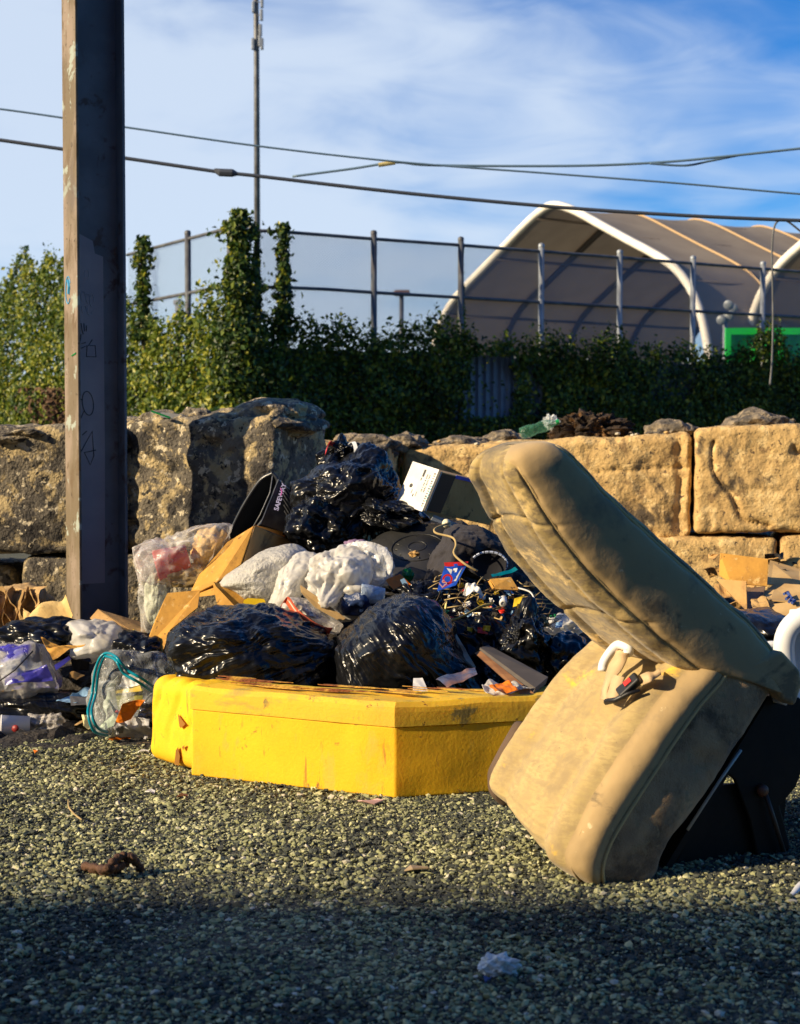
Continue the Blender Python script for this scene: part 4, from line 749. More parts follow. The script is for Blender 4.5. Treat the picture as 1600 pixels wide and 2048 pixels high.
# ------------------------------------------------------------------ rubbish heap: generators
KZ = lambda Z: Z / F
def bag(name, x, y, Z, rx, rz, dep, m, seed, label, cat='garbage bag', group=None, roll=0, knot=None, n=6, lum=.16, cr=.16, fr=1.5, folds=0, flat_b=-.75, squash=3.0, parent=None, extra=None, streak=None, sa=.03, sf=9, ol=None, film=None):
    if ol:
        oa = np.array(ol, float); x, y = (oa[:, 0].min() + oa[:, 0].max()) / 2, (oa[:, 1].min() + oa[:, 1].max()) / 2; rx = rz = 1; roll = 0; flat_b = -1e9; dense = smoothp(list(oa) + [oa[0]], 240); th_o = np.arctan2(-(dense[:, 1] - y), dense[:, 0] - x); ro = np.hypot(dense[:, 0] - x, dense[:, 1] - y); so = np.argsort(th_o); th_o, ro = th_o[so], ro[so]
    """crumpled bag; rx, rz are half sizes in photo pixels, dep in metres; knot = direction the folds run to"""
    D, Fc = ico(n); D0 = D.copy(); p = squash; Q = D / (np.abs(D) ** p).sum(1)[:, None] ** (1 / p)
    Q = D * (.45) + Q * .55
    if ol:
        tt = np.arctan2(D[:, 2], D[:, 0]); rho = np.interp(tt, th_o, ro, period=2 * math.pi); pl_ = np.hypot(D[:, 0], D[:, 2]); pe = pl_ ** .8; Q = np.stack([np.cos(tt) * rho * pe, D[:, 1], np.sin(tt) * rho * pe], 1)
    r = 1 + lum * fbm(D * 1.3 + seed * 1.1, 2, seed) + cr * creases(D * 1.0, 7, fr, seed) + cr * .45 * creases(D, 7, fr * 2.6, seed + 5) + cr * .16 * ridge(D * 5.5, 2, seed)
    if film is None: film = .012 if m in (m_blk_a, m_blk_b, m_blk_c) else 0
    if m is m_white_bag: film = .022
    if film: r += film * creases(D * [1, 1, 1.4], 7, 3.6, seed + 21, .5) + film * .5 * creases(D, 7, 8, seed + 31, .4)
    if knot is not None:
        kd = unit(knot); a1 = unit(np.cross(kd, [.3, 1, .2])); a2 = np.cross(kd, a1); ca = D @ kd; th = np.arctan2(D @ a2, D @ a1); t = np.arccos(np.clip(ca, -1, 1))
        w_ = np.exp(-(t / 1.1) ** 2); nf = folds or 13
        ph = th * nf / (2 * math.pi) + .6 * fbm(np.stack([np.cos(th) * 1.5, np.sin(th) * 1.5, t], 1), 2, seed); r += .16 * w_ * (np.abs((ph % 1) - .5) * 2 - .5) * np.clip(t / .35, .2, 1)
        r += .30 * np.exp(-(t / .22) ** 2) - .20 * np.exp(-((t - .42) / .16) ** 2)
    if streak is not None:      # film pulled tight: long shallow folds in one direction (angle in the picture plane)
        c_, s_ = math.cos(R(streak)), math.sin(R(streak)); al = D[:, 0] * c_ + D[:, 2] * s_; ac = -D[:, 0] * s_ + D[:, 2] * c_; wq = np.stack([al * 1.3, ac * sf, D[:, 1] * 1.6], 1); wq[:, 1] += 1.2 * fbm(np.stack([al * 1.2, ac * 1.5, D[:, 1]], 1), 2, seed)
        msk = np.clip(.6 + 1.3 * fbm(D * 1.8, 2, seed + 3), .1, 1.3); r += sa * msk * (ridge(wq, 3, seed) - .4)
    Q = Q * r[:, None]; Q[:, 2] = np.where(Q[:, 2] < flat_b, flat_b + (Q[:, 2] - flat_b) * .25, Q[:, 2])
    Q = Q * np.array([rx * KZ(Z), dep, rz * KZ(Z)]) @ rot((0, 1, 0), R(roll)).T + P(x, y, Z)
    if extra: Q = extra(Q)
    return mesh_obj(name, Q, Fc, m, parent, True, label=label, cat=cat, group=group)
def sheet(name, pts, m, seed, label=None, cat=None, group=None, nx=26, ny=22, amp=.02, fr=9, parent=None, t=.0012, ragged=.0, smooth=False, curl=0.0):
    """creased sheet through four photo points (x, y, Z) given round its outline"""
    q = [P(*p) for p in pts]; u, v = np.meshgrid(np.linspace(0, 1, nx), np.linspace(0, 1, ny), indexing='ij'); u = u.ravel()[:, None]; v = v.ravel()[:, None]
    B0 = (1 - u) * (1 - v) * q[0] + u * (1 - v) * q[1] + u * v * q[2] + (1 - u) * v * q[3]; nr = unit(np.cross(q[1] - q[0], q[3] - q[0]))
    S = B0 + seed * 3.1; h = amp * creases(S, 7, fr, seed, .15) * 1.6 + amp * .35 * creases(S, 6, fr * 2.7, seed + 1, .1)
    V = B0 + nr * (h + curl * ((u[:, 0] - .5) ** 2 * 4 - .5))[:, None]
    if ragged:
        ed = np.minimum(np.minimum(u, 1 - u), np.minimum(v, 1 - v))[:, 0]; c = B0.mean(0); V = V + (c - V) * (ragged * np.clip(1 - ed * 7, 0, 1) * (fbm(S * 14, 2, seed) + .3))[:, None]
    I = (np.arange(nx - 1)[:, None] * ny + np.arange(ny - 1)[None]).ravel(); Fc = np.stack([I, I + ny, I + ny + 1, I + 1], 1)
    o = mesh_obj(name, V, Fc, m, parent, smooth, label=label, cat=cat, group=group); return solidify(o, t)
def card(name, polys, m, label=None, cat=None, group=None, t=.004, parent=None):
    """cardboard made of flat panels; each panel is a list of photo points (x, y, Z)"""
    b = MB()
    for pl in polys:
        q = [P(*p) for p in pl]; nr = np.cross(q[1] - q[0], q[2] - q[0]); nr = nr / np.linalg.norm(nr); nr = nr if nr[1] > 0 else -nr; b.slab(q, t, nrm=nr)
    return b.build(name, m, parent, label=label, cat=cat, group=group)
def strand(name, pts, r, m, label, cat='string', group=None, parent=None, n=30, flatw=0):
    q = smoothp([P(*p) for p in pts], n); b = MB()
    if flatw: b.ribbon(q, unit((.5, -.2, .8)), flatw); o = b.build(name, m, parent, True, label=label, cat=cat, group=group); return solidify(o, .001)
    b.tube(q, r, 6); return b.build(name, m, parent, True, label=label, cat=cat, group=group)

# the mass of fine rubbish the big pieces lie on
nx_, ny_ = 150, 90; X, Y = np.meshgrid(np.linspace(-2.0, 1.9, nx_), np.linspace(4.95, 7.4, ny_), indexing='ij'); X = X.ravel(); Y = Y.ravel()
hh = .02 + .62 * np.clip((Y - 5.0) / 1.2, 0, 1) ** .9 * np.exp(-((X - .05) / .62) ** 4) + .20 * np.clip((Y - 5.4) / .8, 0, 1) * (X < -.3) + .34 * np.clip((Y - 5.2) / 1.0, 0, 1) * np.exp(-((X - 1.5) / .9) ** 2)
q = np.stack([X, Y, X * 0], 1); hh = hh * (1 + .12 * fbm(q * 2, 2, 3)) + .035 * creases(q, 8, 9, 2) + .014 * ridge(q * 13, 2, 5) - .02
hh = np.where((Y < 5.35) & (X < -.8), np.minimum(hh, -.01 + (Y - 4.95) * .12), hh)
I = (np.arange(nx_ - 1)[:, None] * ny_ + np.arange(ny_ - 1)[None]).ravel()
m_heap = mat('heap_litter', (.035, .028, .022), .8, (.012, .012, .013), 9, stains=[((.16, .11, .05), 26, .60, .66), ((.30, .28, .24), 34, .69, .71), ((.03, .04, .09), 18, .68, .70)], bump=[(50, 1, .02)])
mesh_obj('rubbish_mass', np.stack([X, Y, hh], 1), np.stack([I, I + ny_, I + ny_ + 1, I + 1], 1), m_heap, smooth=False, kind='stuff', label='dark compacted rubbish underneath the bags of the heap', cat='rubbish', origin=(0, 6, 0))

# ---- black bags
BB = 'black garbage bags of the heap'
bag('garbage_bag', 505, 1318, 5.06, 182, 118, .30, m_blk_a, 3, 'wide streaky black garbage bag behind the left half of the foam', group=BB, roll=7, lum=.12, cr=.07, fr=1.5, n=7, streak=12, sa=.035, sf=8, ol=[(330,1300),(345,1265),(380,1240),(430,1222),(500,1214),(560,1222),(620,1250),(668,1285),(682,1330),(684,1400),(620,1420),(400,1420),(350,1395),(335,1350)])
bag('garbage_bag', 805, 1322, 4.98, 166, 150, .28, m_blk_b, 8, 'smooth rounded black garbage bag with stretched highlights behind the middle of the foam', group=BB, roll=10, lum=.08, cr=.04, fr=1.2, squash=2.3, n=7, streak=-50, sa=.028, sf=9, ol=[(660,1290),(690,1258),(730,1225),(780,1198),(825,1188),(870,1205),(900,1240),(930,1300),(962,1345),(965,1400),(800,1425),(690,1410),(668,1350)])
bag('garbage_bag', 705, 1010, 6.15, 138, 108, .26, m_blk_c, 12, 'large crumpled black garbage bag topping the heap', group=BB, roll=-18, lum=.17, cr=.13, fr=1.2, n=7, streak=40, sa=.05, sf=5, ol=[(585,985),(600,962),(648,940),(690,915),(745,905),(775,915),(800,960),(812,1000),(850,1035),(800,1050),(750,1075),(735,1100),(690,1112),(640,1108),(600,1080),(580,1040)])
bag('garbage_bag', 642, 1058, 6.0, 66, 62, .18, m_blk_c, 15, 'glossy lower lobe of black plastic left of the topmost bag', group=BB, roll=30, cr=.2, lum=.16)
tb = bag('garbage_bag', 682, 925, 6.35, 42, 42, .12, m_blk_c, 17, 'small black bag with a red tie sticking up at the very top of the heap', group=BB, roll=-10, cr=.28, knot=(.1, 0, 1), folds=7, ol=[(640,948),(646,908),(662,886),(700,888),(722,905),(718,935),(680,945)])
b = MB(); b.ribbon(smoothp([P(652, 906, 6.22), P(655, 893, 6.24), P(660, 886, 6.26), P(668, 889, 6.28)], 8), unit((.4, .2, 1)), .02); solidify(b.build('red_tie', m_red, tb), .003)
b = MB(); b.ribbon(smoothp([P(700, 888, 6.26), P(707, 884, 6.24), P(712, 900, 6.2), P(710, 918, 6.2)], 10), unit((1, 0, .2)), .016); solidify(b.build('tie_end', m_whiteplastic, tb), .002)
bag('garbage_bag', 775, 1030, 5.98, 62, 30, .16, m_blk_b, 19, 'flat tail of black plastic reaching under the white carton', group=BB, roll=12, cr=.22, lum=.2)
bag('garbage_bag', 955, 1290, 5.25, 92, 100, .2, m_blk_c, 22, 'crinkled black bag right of the smooth rounded one', group=BB, roll=-20, cr=.16, lum=.18, streak=-55, sa=.05, sf=6, ol=[(880,1200),(930,1208),(985,1215),(1012,1250),(1004,1310),(1012,1370),(930,1405),(905,1330),(885,1260)])
bag('garbage_bag', 1048, 1292, 5.0, 44, 68, .12, m_blk_c, 25, 'narrow upright twist of black plastic above the plywood board', group=BB, roll=24, cr=.26, lum=.2, knot=(.3, 0, 1), folds=7, ol=[(1040,1213),(1072,1216),(1080,1255),(1096,1300),(1090,1338),(1050,1332),(1000,1315),(988,1300),(1012,1262)])
bag('garbage_bag', 1005, 1372, 4.98, 50, 42, .1, m_blk_c, 26, 'dark scrap of black bag behind the plywood board', group=BB, cr=.26)
bag('garbage_bag', 838, 1200, 5.32, 66, 34, .13, m_blk_c, 28, 'small wrinkled black bag just above the smooth rounded bag', group=BB, roll=10, cr=.28, n=5, ol=[(786,1180),(830,1164),(875,1168),(895,1200),(885,1245),(845,1205),(800,1198)])
bag('garbage_bag', 1120, 1330, 5.05, 60, 60, .15, m_blk_c, 29, 'dark bag in the shade beside the seat cushion', group=BB, cr=.2, n=5)
bag('garbage_bag', 1512, 1262, 5.6, 60, 42, .25, m_blk_b, 31, 'black bag showing between seat back and white chair', group=BB, cr=.1, n=5)
bag('garbage_bag', 88, 1280, 5.75, 85, 40, .16, m_blk_c, 33, 'black bag behind the clear purple printed bag on the left', group=BB, cr=.24, n=5)
bag('garbage_bag', 285, 1300, 5.45, 52, 36, .12, m_blk_c, 35, 'small black bag tucked left of the wide streaky bag', group=BB, cr=.24, n=5)
bag('garbage_bag', 70, 1415, 5.5, 130, 34, .1, m_blk_b, 37, 'low dark bag on the ground behind the paper cup', group=BB, cr=.2, n=5)

# ---- black shop bin with lettering
sb = thing('shop_bin', 'black plastic shopping bin on its side with pale lettering left of the top bag', 'bin', P(530, 1080, 6.2)); Z0 = 6.2
m_bin = mat('black_moulded_plastic', (.022, .026, .034), .28, bump=[(40, .2, .003)])
rim = [(545, 947), (520, 962), (488, 1010), (464, 1058), (456, 1085), (478, 1085), (512, 1058), (545, 1010), (556, 965)]
rp_ = smoothp([P(x, y, Z0 - .02 - .0008 * (x - 455)) for x, y in rim + rim[:1]], 60)[:-1]; bk = P(592, 1075, Z0 + .16); V = []; K_ = 5
for k in range(K_):
    f = k / (K_ - 1); V += [r0 * (1 - .42 * f) + (bk) * (.42 * f) + np.array([.09, .12, -.02]) * f for r0 in rp_]
n_ = len(rp_); Fc = [[k * n_ + i, k * n_ + (i + 1) % n_, (k + 1) * n_ + (i + 1) % n_, (k + 1) * n_ + i] for k in range(K_ - 1) for i in range(n_)] + [list(range((K_ - 1) * n_, K_ * n_))]
solidify(mesh_obj('bin_body', V, Fc, m_bin, sb, False), .004)
b = MB(); b.tube(list(rp_) + [rp_[0]], .008, 7, cap=False); b.build('rim', m_bin, sb, True)
pa, pb, pc, pd = P(556, 958, 6.09), P(592, 1012, 6.16), P(574, 1066, 6.12), P(520, 1048, 6.07)
b = MB(); b.slab([pa, pb, pc, pd], .006, nrm=unit(np.cross(pb - pa, pd - pa)) * (1 if np.cross(pb - pa, pd - pa)[1] < 0 else -1)); pl = b.build('side_panel', mat('bin_label_face', (.06, .07, .095), .3, (.03, .03, .04), 8), sb)
lx = unit(P(563, 985, 6.1) - P(549, 1030, 6.08)); ly = unit(P(545, 985, 6.1) - P(556, 990, 6.1)); text('lettering', 'SAFEWAY', P(556, 1022, 6.055), lx, ly, .026, flat('lavender_print', (.55, .55, .9), .5), pl, .0006)
b = MB(); b.tube(smoothp([P(561, 975, 6.05), P(564, 984, 6.05), P(561, 992, 6.05)], 8), [.001, .002, .003, .003, .003, .003, .002, .001], 6); b.build('logo_mark', flat('pink_print', (.6, .15, .55), .5), pl)

for i in range(6):
    f = i / 5; b = MB(); b.tube([P(563 + 6 * f, 962 + 60 * f, 6.08), P(590 - 2 * f, 1003 + 50 * f, 6.10)], .0022, 5); b.build('rib', flat('worn_edge', (.16, .17, .19), .4) if i == 0 else bpy.data.materials['worn_edge'], sb)  # paler rib lines carry the edge sheen in their colour
b = MB(); b.tube([P(545, 952, 6.1), P(540, 985, 6.08), P(520, 1030, 6.06), P(505, 1056, 6.06)], .0024, 5); b.build('rim_edge', bpy.data.materials['worn_edge'], sb, True)  # rim sheen put in as a paler line
# ---- carton with white end
cb = thing('printed_carton', 'slim carton with white printed end and blue edge leaning on the heap', 'box', P(900, 1040, 6.0)); ZA, ZB = 5.98, 5.86
cc = P(882, 944, 5.84); dd_ = P(850, 1022, 5.82) - cc; lft = P(826, 926, 5.97) - cc; rgt = P(1010, 976, 6.1) - cc; ddu, lu, ru = unit(dd_), unit(lft), unit(rgt); Hc, Wl, Wr = np.linalg.norm(dd_), np.linalg.norm(lft), np.linalg.norm(rgt)
nl_ = unit(np.cross(lu, ddu)); nl_ = nl_ if nl_[1] < 0 else -nl_; nr_ = unit(np.cross(ru, ddu)); nr_ = nr_ if nr_[1] < 0 else -nr_
def para(mb, o, vs): mb.slab([o, o + vs[0], o + vs[0] + vs[1], o + vs[1]], 0); return mb
b = MB(); V8 = [cc + lft * i + rgt * j + dd_ * k for i in (0, 1) for j in (0, 1) for k in (0, 1)]; b.add(V8, [[0, 1, 3, 2], [4, 6, 7, 5], [0, 4, 5, 1], [2, 3, 7, 6], [0, 2, 6, 4], [1, 5, 7, 3]]); bevel(b.build('carton_body', m_card, cb), .002)
def face(o, u, v, n, u0, u1, v0, v1, e, t=.0015):
    return [o + u * a_ + v * b_ + n * e for a_, b_ in ((u0, v0), (u1, v0), (u1, v1), (u0, v1))]
b = MB(); b.slab(face(cc, lu, ddu, nl_, .012, Wl + .002, -.006, Hc + .006, .001), .002, nrm=nl_); wh_ = b.build('white_end', m_white, cb)
b = MB(); b.slab(face(cc, ru, ddu, nr_, .004, .084, .004, Hc - .004, .001), .0015, nrm=nr_); b.build('black_panel', m_inkblack, cb)
b = MB(); b.slab(face(cc, lu, ddu, nl_, -.002, .010, 0, Hc, .001), .002, nrm=nl_); b.build('black_edge', m_inkblack, cb)
b = MB(); b.slab(face(cc, ru, ddu, nr_, .0, .0035, 0, Hc, .001), .002, nrm=nr_); b.build('silver_edge', flat('silver', (.7, .7, .7), .3), cb)
b = MB(); b.slab(face(cc, ru, ddu, nr_, .085, Wr, -.003, .011, .001), .002, nrm=nr_); b.build('blue_edge', m_blue, cb)
def cpos(u, v): return cc + lu * u + ddu * v + nl_ * .0035
tu = ddu; tv = np.cross(nl_, tu)   # print runs down the end
r_ = random.Random(8)
for u in (.044, .058):
    v = .026
    while v < .095:
        w_ = r_.choice([.003, .005, .0035]); b = MB(); b.slab(face(cpos(u, v), lu, ddu, nl_, 0, .0055, 0, w_, 0), .0004, nrm=nl_); b.build('printed_marks', m_inkblack, wh_); v += w_ + r_.choice([.0022, .0022, .006])
for i in range(14):
    b = MB(); b.slab(face(cpos(.020, .012 + i * .0105), lu, ddu, nl_, 0, .008, 0, .004 if i % 3 else .006, 0), .0004, nrm=nl_); b.build('printed_marks', m_inkblack, wh_)
for u, v, w_, h_ in ((.078, .010, .022, .030), (.085, .045, .008, .012), (.110, .100, .006, .018), (.095, .116, .010, .012), (.082, .104, .004, .02)):
    b = MB(); b.slab(face(cpos(u, v), lu, ddu, nl_, 0, w_ * .5, 0, h_, 0), .0004, nrm=nl_); b.build('printed_marks', m_inkblack, wh_)
b = MB(); b.lathe([(.001, 0), (.009, 0), (.009, .0006), (.001, .0006)], cpos(.128, .088), nl_, 14); b.build('printed_marks', m_inkblack, wh_)
for i in range(6):
    b = MB(); b.slab(face(cpos(.012, .062 + i * .012), lu, ddu, nl_, 0, .006, 0, .007, 0), .0004, nrm=nl_); b.build('printed_marks', flat('cyan_print', (.2, .55, .65)) if i == 0 else bpy.data.materials['cyan_print'], wh_)
card('cardboard_flap', [[(868, 1030, 5.86), (945, 1058, 5.9), (940, 1066, 5.9), (862, 1040, 5.86)]], flat('grey_card', (.4, .45, .5)), 'narrow grey white card strip under the printed carton', 'cardboard')

# ---- ribbed black tub lid
ld = thing('tub_lid', 'round black ribbed plastic lid with circular embossing lying in the middle of the heap', 'lid', P(830, 1110, 5.7)); lc = P(835, 1098, 5.72)
ln = unit((-.1, -.50, .86)); lx_ = unit(np.cross([0, 1, 0], ln)); ly_ = np.cross(ln, lx_); prof_ = [(.001, .012), (.075, .012), (.08, .006), (.17, .006), (.195, .0), (.215, -.012), (.225, -.03), (.228, -.065), (.215, -.07)]
D_ = []; k = 96
for r0, h0 in prof_:
    for j in range(k):
        t = 2 * math.pi * j / k; rr_ = r0 * (1 - (.025 * (math.cos(t * 18) > .75)) * (r0 > .16)); D_.append(lc + lx_ * rr_ * math.cos(t) + ly_ * rr_ * .9 * math.sin(t) + ln * h0)
n_ = len(prof_); m_lid = mat('dusty_black_plastic', (.016, .017, .018), .42, (.03, .03, .03), 6, stains=[((.3, .3, .28), 30, .74, .76, (1, 4, 1)), ((.07, .06, .05), 5, .6, .75)], bump=[(60, .3, .003)])
mesh_obj('lid', D_, [[i * k + j, i * k + (j + 1) % k, (i + 1) * k + (j + 1) % k, (i + 1) * k + j] for i in range(n_ - 1) for j in range(k)], m_lid, ld, True)
b = MB()
for r0 in (.035, .10): b.tube([lc + ln * (.0125 if r0 < .07 else .0075) + lx_ * r0 * math.cos(t) + ly_ * r0 * .9 * math.sin(t) for t in np.linspace(0, 2 * math.pi, 40)], .0025, 5)
for j in range(12):
    t = 2 * math.pi * j / 12; b.tube([lc + ln * .009 + (lx_ * math.cos(t + .1 * (j % 3)) + ly_ * .9 * math.sin(t)) * r0 for r0 in (.055, .085)], .003, 5)
b.build('embossing', m_lid, ld, True)
plump('crumb', 828, 1108, 5.58, 10, 6, flat('crumb', (.5, .3, .1), .9), 71, 'small tan crumb lying on the black tub lid', 'crumb', n=3, amp=.5)

# ---- dark cloth with pale stitching
def drape(Q): return Q
dc = bag('dark_garment', 925, 1120, 5.55, 92, 78, .16, m_darkcloth, 41, 'dark folded garment with a white stitched opening draped left of the seat', 'garment', roll=18, cr=.10, lum=.16, fr=1.2, ol=[(846,1168),(868,1110),(888,1062),(930,1050),(990,1072),(1018,1110),(1014,1152),(985,1168),(930,1152),(890,1158),(868,1184)])
b = MB(); th = np.linspace(-2.6, 1.1, 15)
for i in range(0, 14): 
    a0, a1 = th[i], th[i] + .16; q0 = P(978 + 36 * math.cos(a0), 1128 + 24 * math.sin(a0) * 1.0, 5.36); q1 = P(978 + 36 * math.cos(a1 + .05), 1128 + 24 * math.sin(a1 + .05), 5.36); b.tube([q0, q1], .0045, 5)
b.build('stitching', flat('pale_thread', (.5, .56, .7)), dc)
b = MB(); b.lathe([(.001, 0), (.03, .004), (.055, .02), (.06, .03)], P(978, 1132, 5.38), (0, -1, .3), 20); b.build('collar_opening', flat('deep_cloth', (.006, .006, .01), .95), dc, True)

# ---- cardboard in the middle
ocb = card('open_cardboard_box', [[(507, 1052, 5.70), (455, 1084, 5.78), (398, 1150, 5.72), (376, 1194, 5.62), (432, 1166, 5.58), (481, 1128, 5.62)]], m_card_or, 'open golden cardboard box wedged in front of the black shopping bin', 'cardboard box')
card('inner_side', [[(509, 1053, 5.70), (560, 1072, 5.9), (626, 1100, 6.1), (630, 1120, 6.05), (536, 1116, 5.85), (484, 1130, 5.63)]], m_card, None, None, parent=ocb)
card('rear_flap', [[(510, 1050, 5.74), (560, 1062, 5.9), (632, 1096, 6.15), (620, 1100, 6.12), (556, 1074, 5.93)]], m_card_or, None, None, parent=ocb)
card('cardboard_flap', [[(376, 1196, 5.62), (468, 1140, 5.64), (545, 1108, 5.7), (500, 1170, 5.62), (430, 1190, 5.55)]], m_card_or, 'pointed golden cardboard flap lying below the open box', 'cardboard')
card('handled_carton', [[(425, 1165, 5.42), (475, 1218, 5.34), (436, 1218, 5.36)], [(426, 1166, 5.43), (480, 1178, 5.5), (536, 1196, 5.46), (534, 1212, 5.42), (474, 1219, 5.36)]], m_card_or, 'small golden carton with a cut out handle in front of the white foam wrap', 'cardboard box')
card('carton_handle', [[(488, 1200, 5.36), (496, 1196, 5.36), (528, 1198, 5.36), (531, 1204, 5.36), (526, 1210, 5.36), (492, 1210, 5.36), (486, 1205, 5.36)]], m_yellow, 'yellow lined handle hole of the small carton', 'carton handle', t=.002)
card('cardboard_sheet', [[(335, 1186, 5.5), (400, 1180, 5.5), (395, 1215, 5.45), (340, 1260, 5.4), (325, 1305, 5.35), (288, 1300, 5.38), (310, 1240, 5.45)]], m_card_or, 'long upright brown cardboard strip left of the wide streaky bag', 'cardboard')

# ---- white bags
bag('foam_wrap', 515, 1150, 5.5, 95, 46, .16, m_white_foam, 51, 'textured white foam wrapping lying on the golden cardboard', 'foam wrap', roll=-22, cr=.05, lum=.08, fr=1.3, ol=[(430,1174),(450,1150),(500,1118),(545,1094),(590,1090),(618,1110),(602,1150),(560,1202),(520,1207),(470,1188)])
bag('white_cloth', 583, 1178, 5.4, 44, 84, .11, m_white_bag, 53, 'tall draped white plastic sheet left of the knotted white bag', 'plastic sheet', roll=14, cr=.07, lum=.08, streak=70, sa=.03, sf=3, ol=[(556,1145),(596,1108),(634,1115),(615,1150),(604,1190),(575,1228),(545,1238),(532,1222),(545,1175)])
rb = bag('drawstring_bag', 612, 1228, 5.25, 64, 34, .10, clear_plastic('milky_film', (.85, .78, .72), .45, 2), 55, 'milky white bag with a red drawstring between the two front black bags', 'plastic bag', roll=18, cr=.18, lum=.15, n=5, ol=[(552,1232),(575,1198),(610,1200),(650,1225),(682,1250),(672,1268),(620,1262),(570,1248)])
strand('drawstring', [(556, 1228, 5.14), (564, 1208, 5.13), (574, 1200, 5.13), (590, 1222, 5.1), (610, 1240, 5.08), (640, 1258, 5.08), (662, 1262, 5.1)], 0, mat('coral_film', (.8, .16, .07), .35, trans=.3), None, None, parent=rb, flatw=.026)
wb = bag('white_bag', 655, 1168, 5.35, 58, 66, .14, m_white_bag, 57, 'dirty white knotted plastic bag with a loop handle in the middle of the heap', 'plastic bag', roll=-10, cr=.11, lum=.12, fr=1.6, knot=(-.25, -1, -.35), folds=9, squash=2, ol=[(603,1150),(625,1120),(670,1104),(720,1100),(748,1120),(742,1180),(725,1220),(690,1240),(640,1227),(610,1195)])
m_film = clear_plastic('white_film', (.85, .86, .88), .5, 4)
o = bag('bag_body', 722, 1140, 5.42, 56, 46, .12, m_film, 58, None, None, roll=10, cr=.2, lum=.18, parent=wb, n=5, ol=[(690,1102),(730,1090),(770,1103),(783,1135),(770,1166),(740,1172),(700,1145)])
strand('handle', [(690, 1095, 5.38), (730, 1092, 5.34), (765, 1105, 5.32), (780, 1135, 5.3), (772, 1160, 5.3), (755, 1172, 5.3)], 0, m_film, None, None, parent=wb, flatw=.04)
bag('blue_bag', 712, 1205, 5.3, 34, 28, .08, mat('navy_film', (.02, .04, .12), .3, bump=[(30, .6, .02)]), 59, 'dark blue crumpled bag under the knotted white bag', 'plastic bag', cr=.3, n=4)
cu_ = thing('plastic_cup', 'clear blue tinted plastic cup lying on its side right of the knotted white bag', 'cup', P(742, 1190, 5.25)); b = MB(); b.lathe([(.035, 0), (.036, .004), (.028, .085), (.0, .086)], P(720, 1186, 5.24), unit((.9, .1, -.12)), 22); solidify(b.build('cup', clear_plastic('cup_clear', (.6, .75, .95), .45, 3), cu_, True), .001)
card('paper_plate', [[(600, 1172, 5.22), (640, 1200, 5.2), (690, 1238, 5.2), (680, 1243, 5.2), (630, 1215, 5.2), (602, 1185, 5.21)]], m_card2, 'edge of a stained paper tray under the knotted white bag', 'tray')
sheet('food_wrapper', [(770, 1160, 5.32), (800, 1148, 5.34), (822, 1168, 5.32), (790, 1186, 5.3)], m_orange, 81, 'orange red food wrapper left of the green bottle neck', 'wrapper', amp=.008)
lump('green_bottle_neck', P(816, 1150, 5.4), .022, .02, .026, mat('green_glassy', (.0, .22, .06), .15, trans=.3), 82, 'bright green broken bottle neck in front of the black lid', 'bottle', n=3)
card('blue_label', [[(800, 1160, 5.3), (808, 1156, 5.3), (816, 1168, 5.3), (808, 1174, 5.3)]], m_lightblue, 'tiny pale blue label beside the green bottle neck', 'label', t=.001)
bag('pink_bag', 712, 1090, 5.6, 24, 10, .05, mat('grey_pink', (.25, .16, .26), .4), 84, 'small grey and pink crumpled wrapper under the topmost bag', 'wrapper', cr=.3, n=4)
sheet('printed_bag', [(588, 968, 6.12), (648, 950, 6.14), (640, 985, 6.1), (596, 992, 6.1)], m_white, 85, 'white plastic scrap with pink print beside the top black bag', 'plastic scrap', amp=.025, fr=12)
sheet('pink_patch', [(606, 962, 6.09), (640, 952, 6.1), (638, 968, 6.08), (610, 978, 6.08)], flat('pink_ink', (.5, .2, .22)), 86, 'pink printed label on the white scrap by the top black bag', 'label', amp=.01, nx=10, ny=8)

# ---- clear bag of groceries on the left of the heap
gb = thing('clear_food_bag', 'clear plastic bag of food waste hanging down left of the golden cardboard', 'plastic bag', P(350, 1260, 5.7)); m_clr = clear_plastic('clear_bag', (.86, .84, .82), .18, 1, 10)
bag('bag_film', 378, 1108, 5.85, 92, 56, .16, m_clr, 91, None, None, roll=-22, cr=.14, lum=.15, parent=gb, n=5, ol=[(280,1160),(275,1112),(300,1085),(345,1074),(400,1054),(455,1054),(454,1085),(425,1132),(390,1162),(330,1168)])
bag('bag_film', 313, 1185, 5.8, 36, 92, .09, m_clr, 92, None, None, roll=6, cr=.16, lum=.15, parent=gb, n=5, ol=[(274,1105),(332,1090),(348,1150),(332,1205),(316,1262),(288,1274),(284,1220),(278,1170)])
b = MB(); b.lathe([(.001, 0), (.062, 0), (.062, .006), (.052, .13), (.001, .131)], P(312, 1132, 5.80), P(385, 1112, 5.82) - P(312, 1132, 5.80), 26); b.build('red_cup', mat('bright_red_cup', (.75, .04, .015), .25, coat=.4), smooth=True, label='shiny red cup lying inside the clear food bag', cat='cup')
m_bread = mat('tan_food', (.70, .46, .18), .7, (.5, .3, .08), 9, bump=[(30, .6, .02)]); bag('food_waste', 415, 1095, 5.9, 42, 42, .1, m_bread, 93, 'pale orange crumpled food packet in the upper part of the clear bag', 'food packet', cr=.2, n=5, ol=[(385,1092),(400,1066),(440,1056),(456,1075),(446,1110),(420,1132),(395,1128)])
bag('food_waste', 375, 1152, 5.85, 58, 26, .08, m_kraft_y, 94, 'yellowish greasy paper packet low in the clear food bag', 'food packet', cr=.2, n=5)
bag('food_waste', 316, 1205, 5.83, 24, 58, .05, mat('pale_green_packet', (.5, .52, .4), .5, bump=[(20, .6, .02)]), 95, 'pale greenish packet in the hanging corner of the clear food bag', 'food packet', cr=.18, n=5)

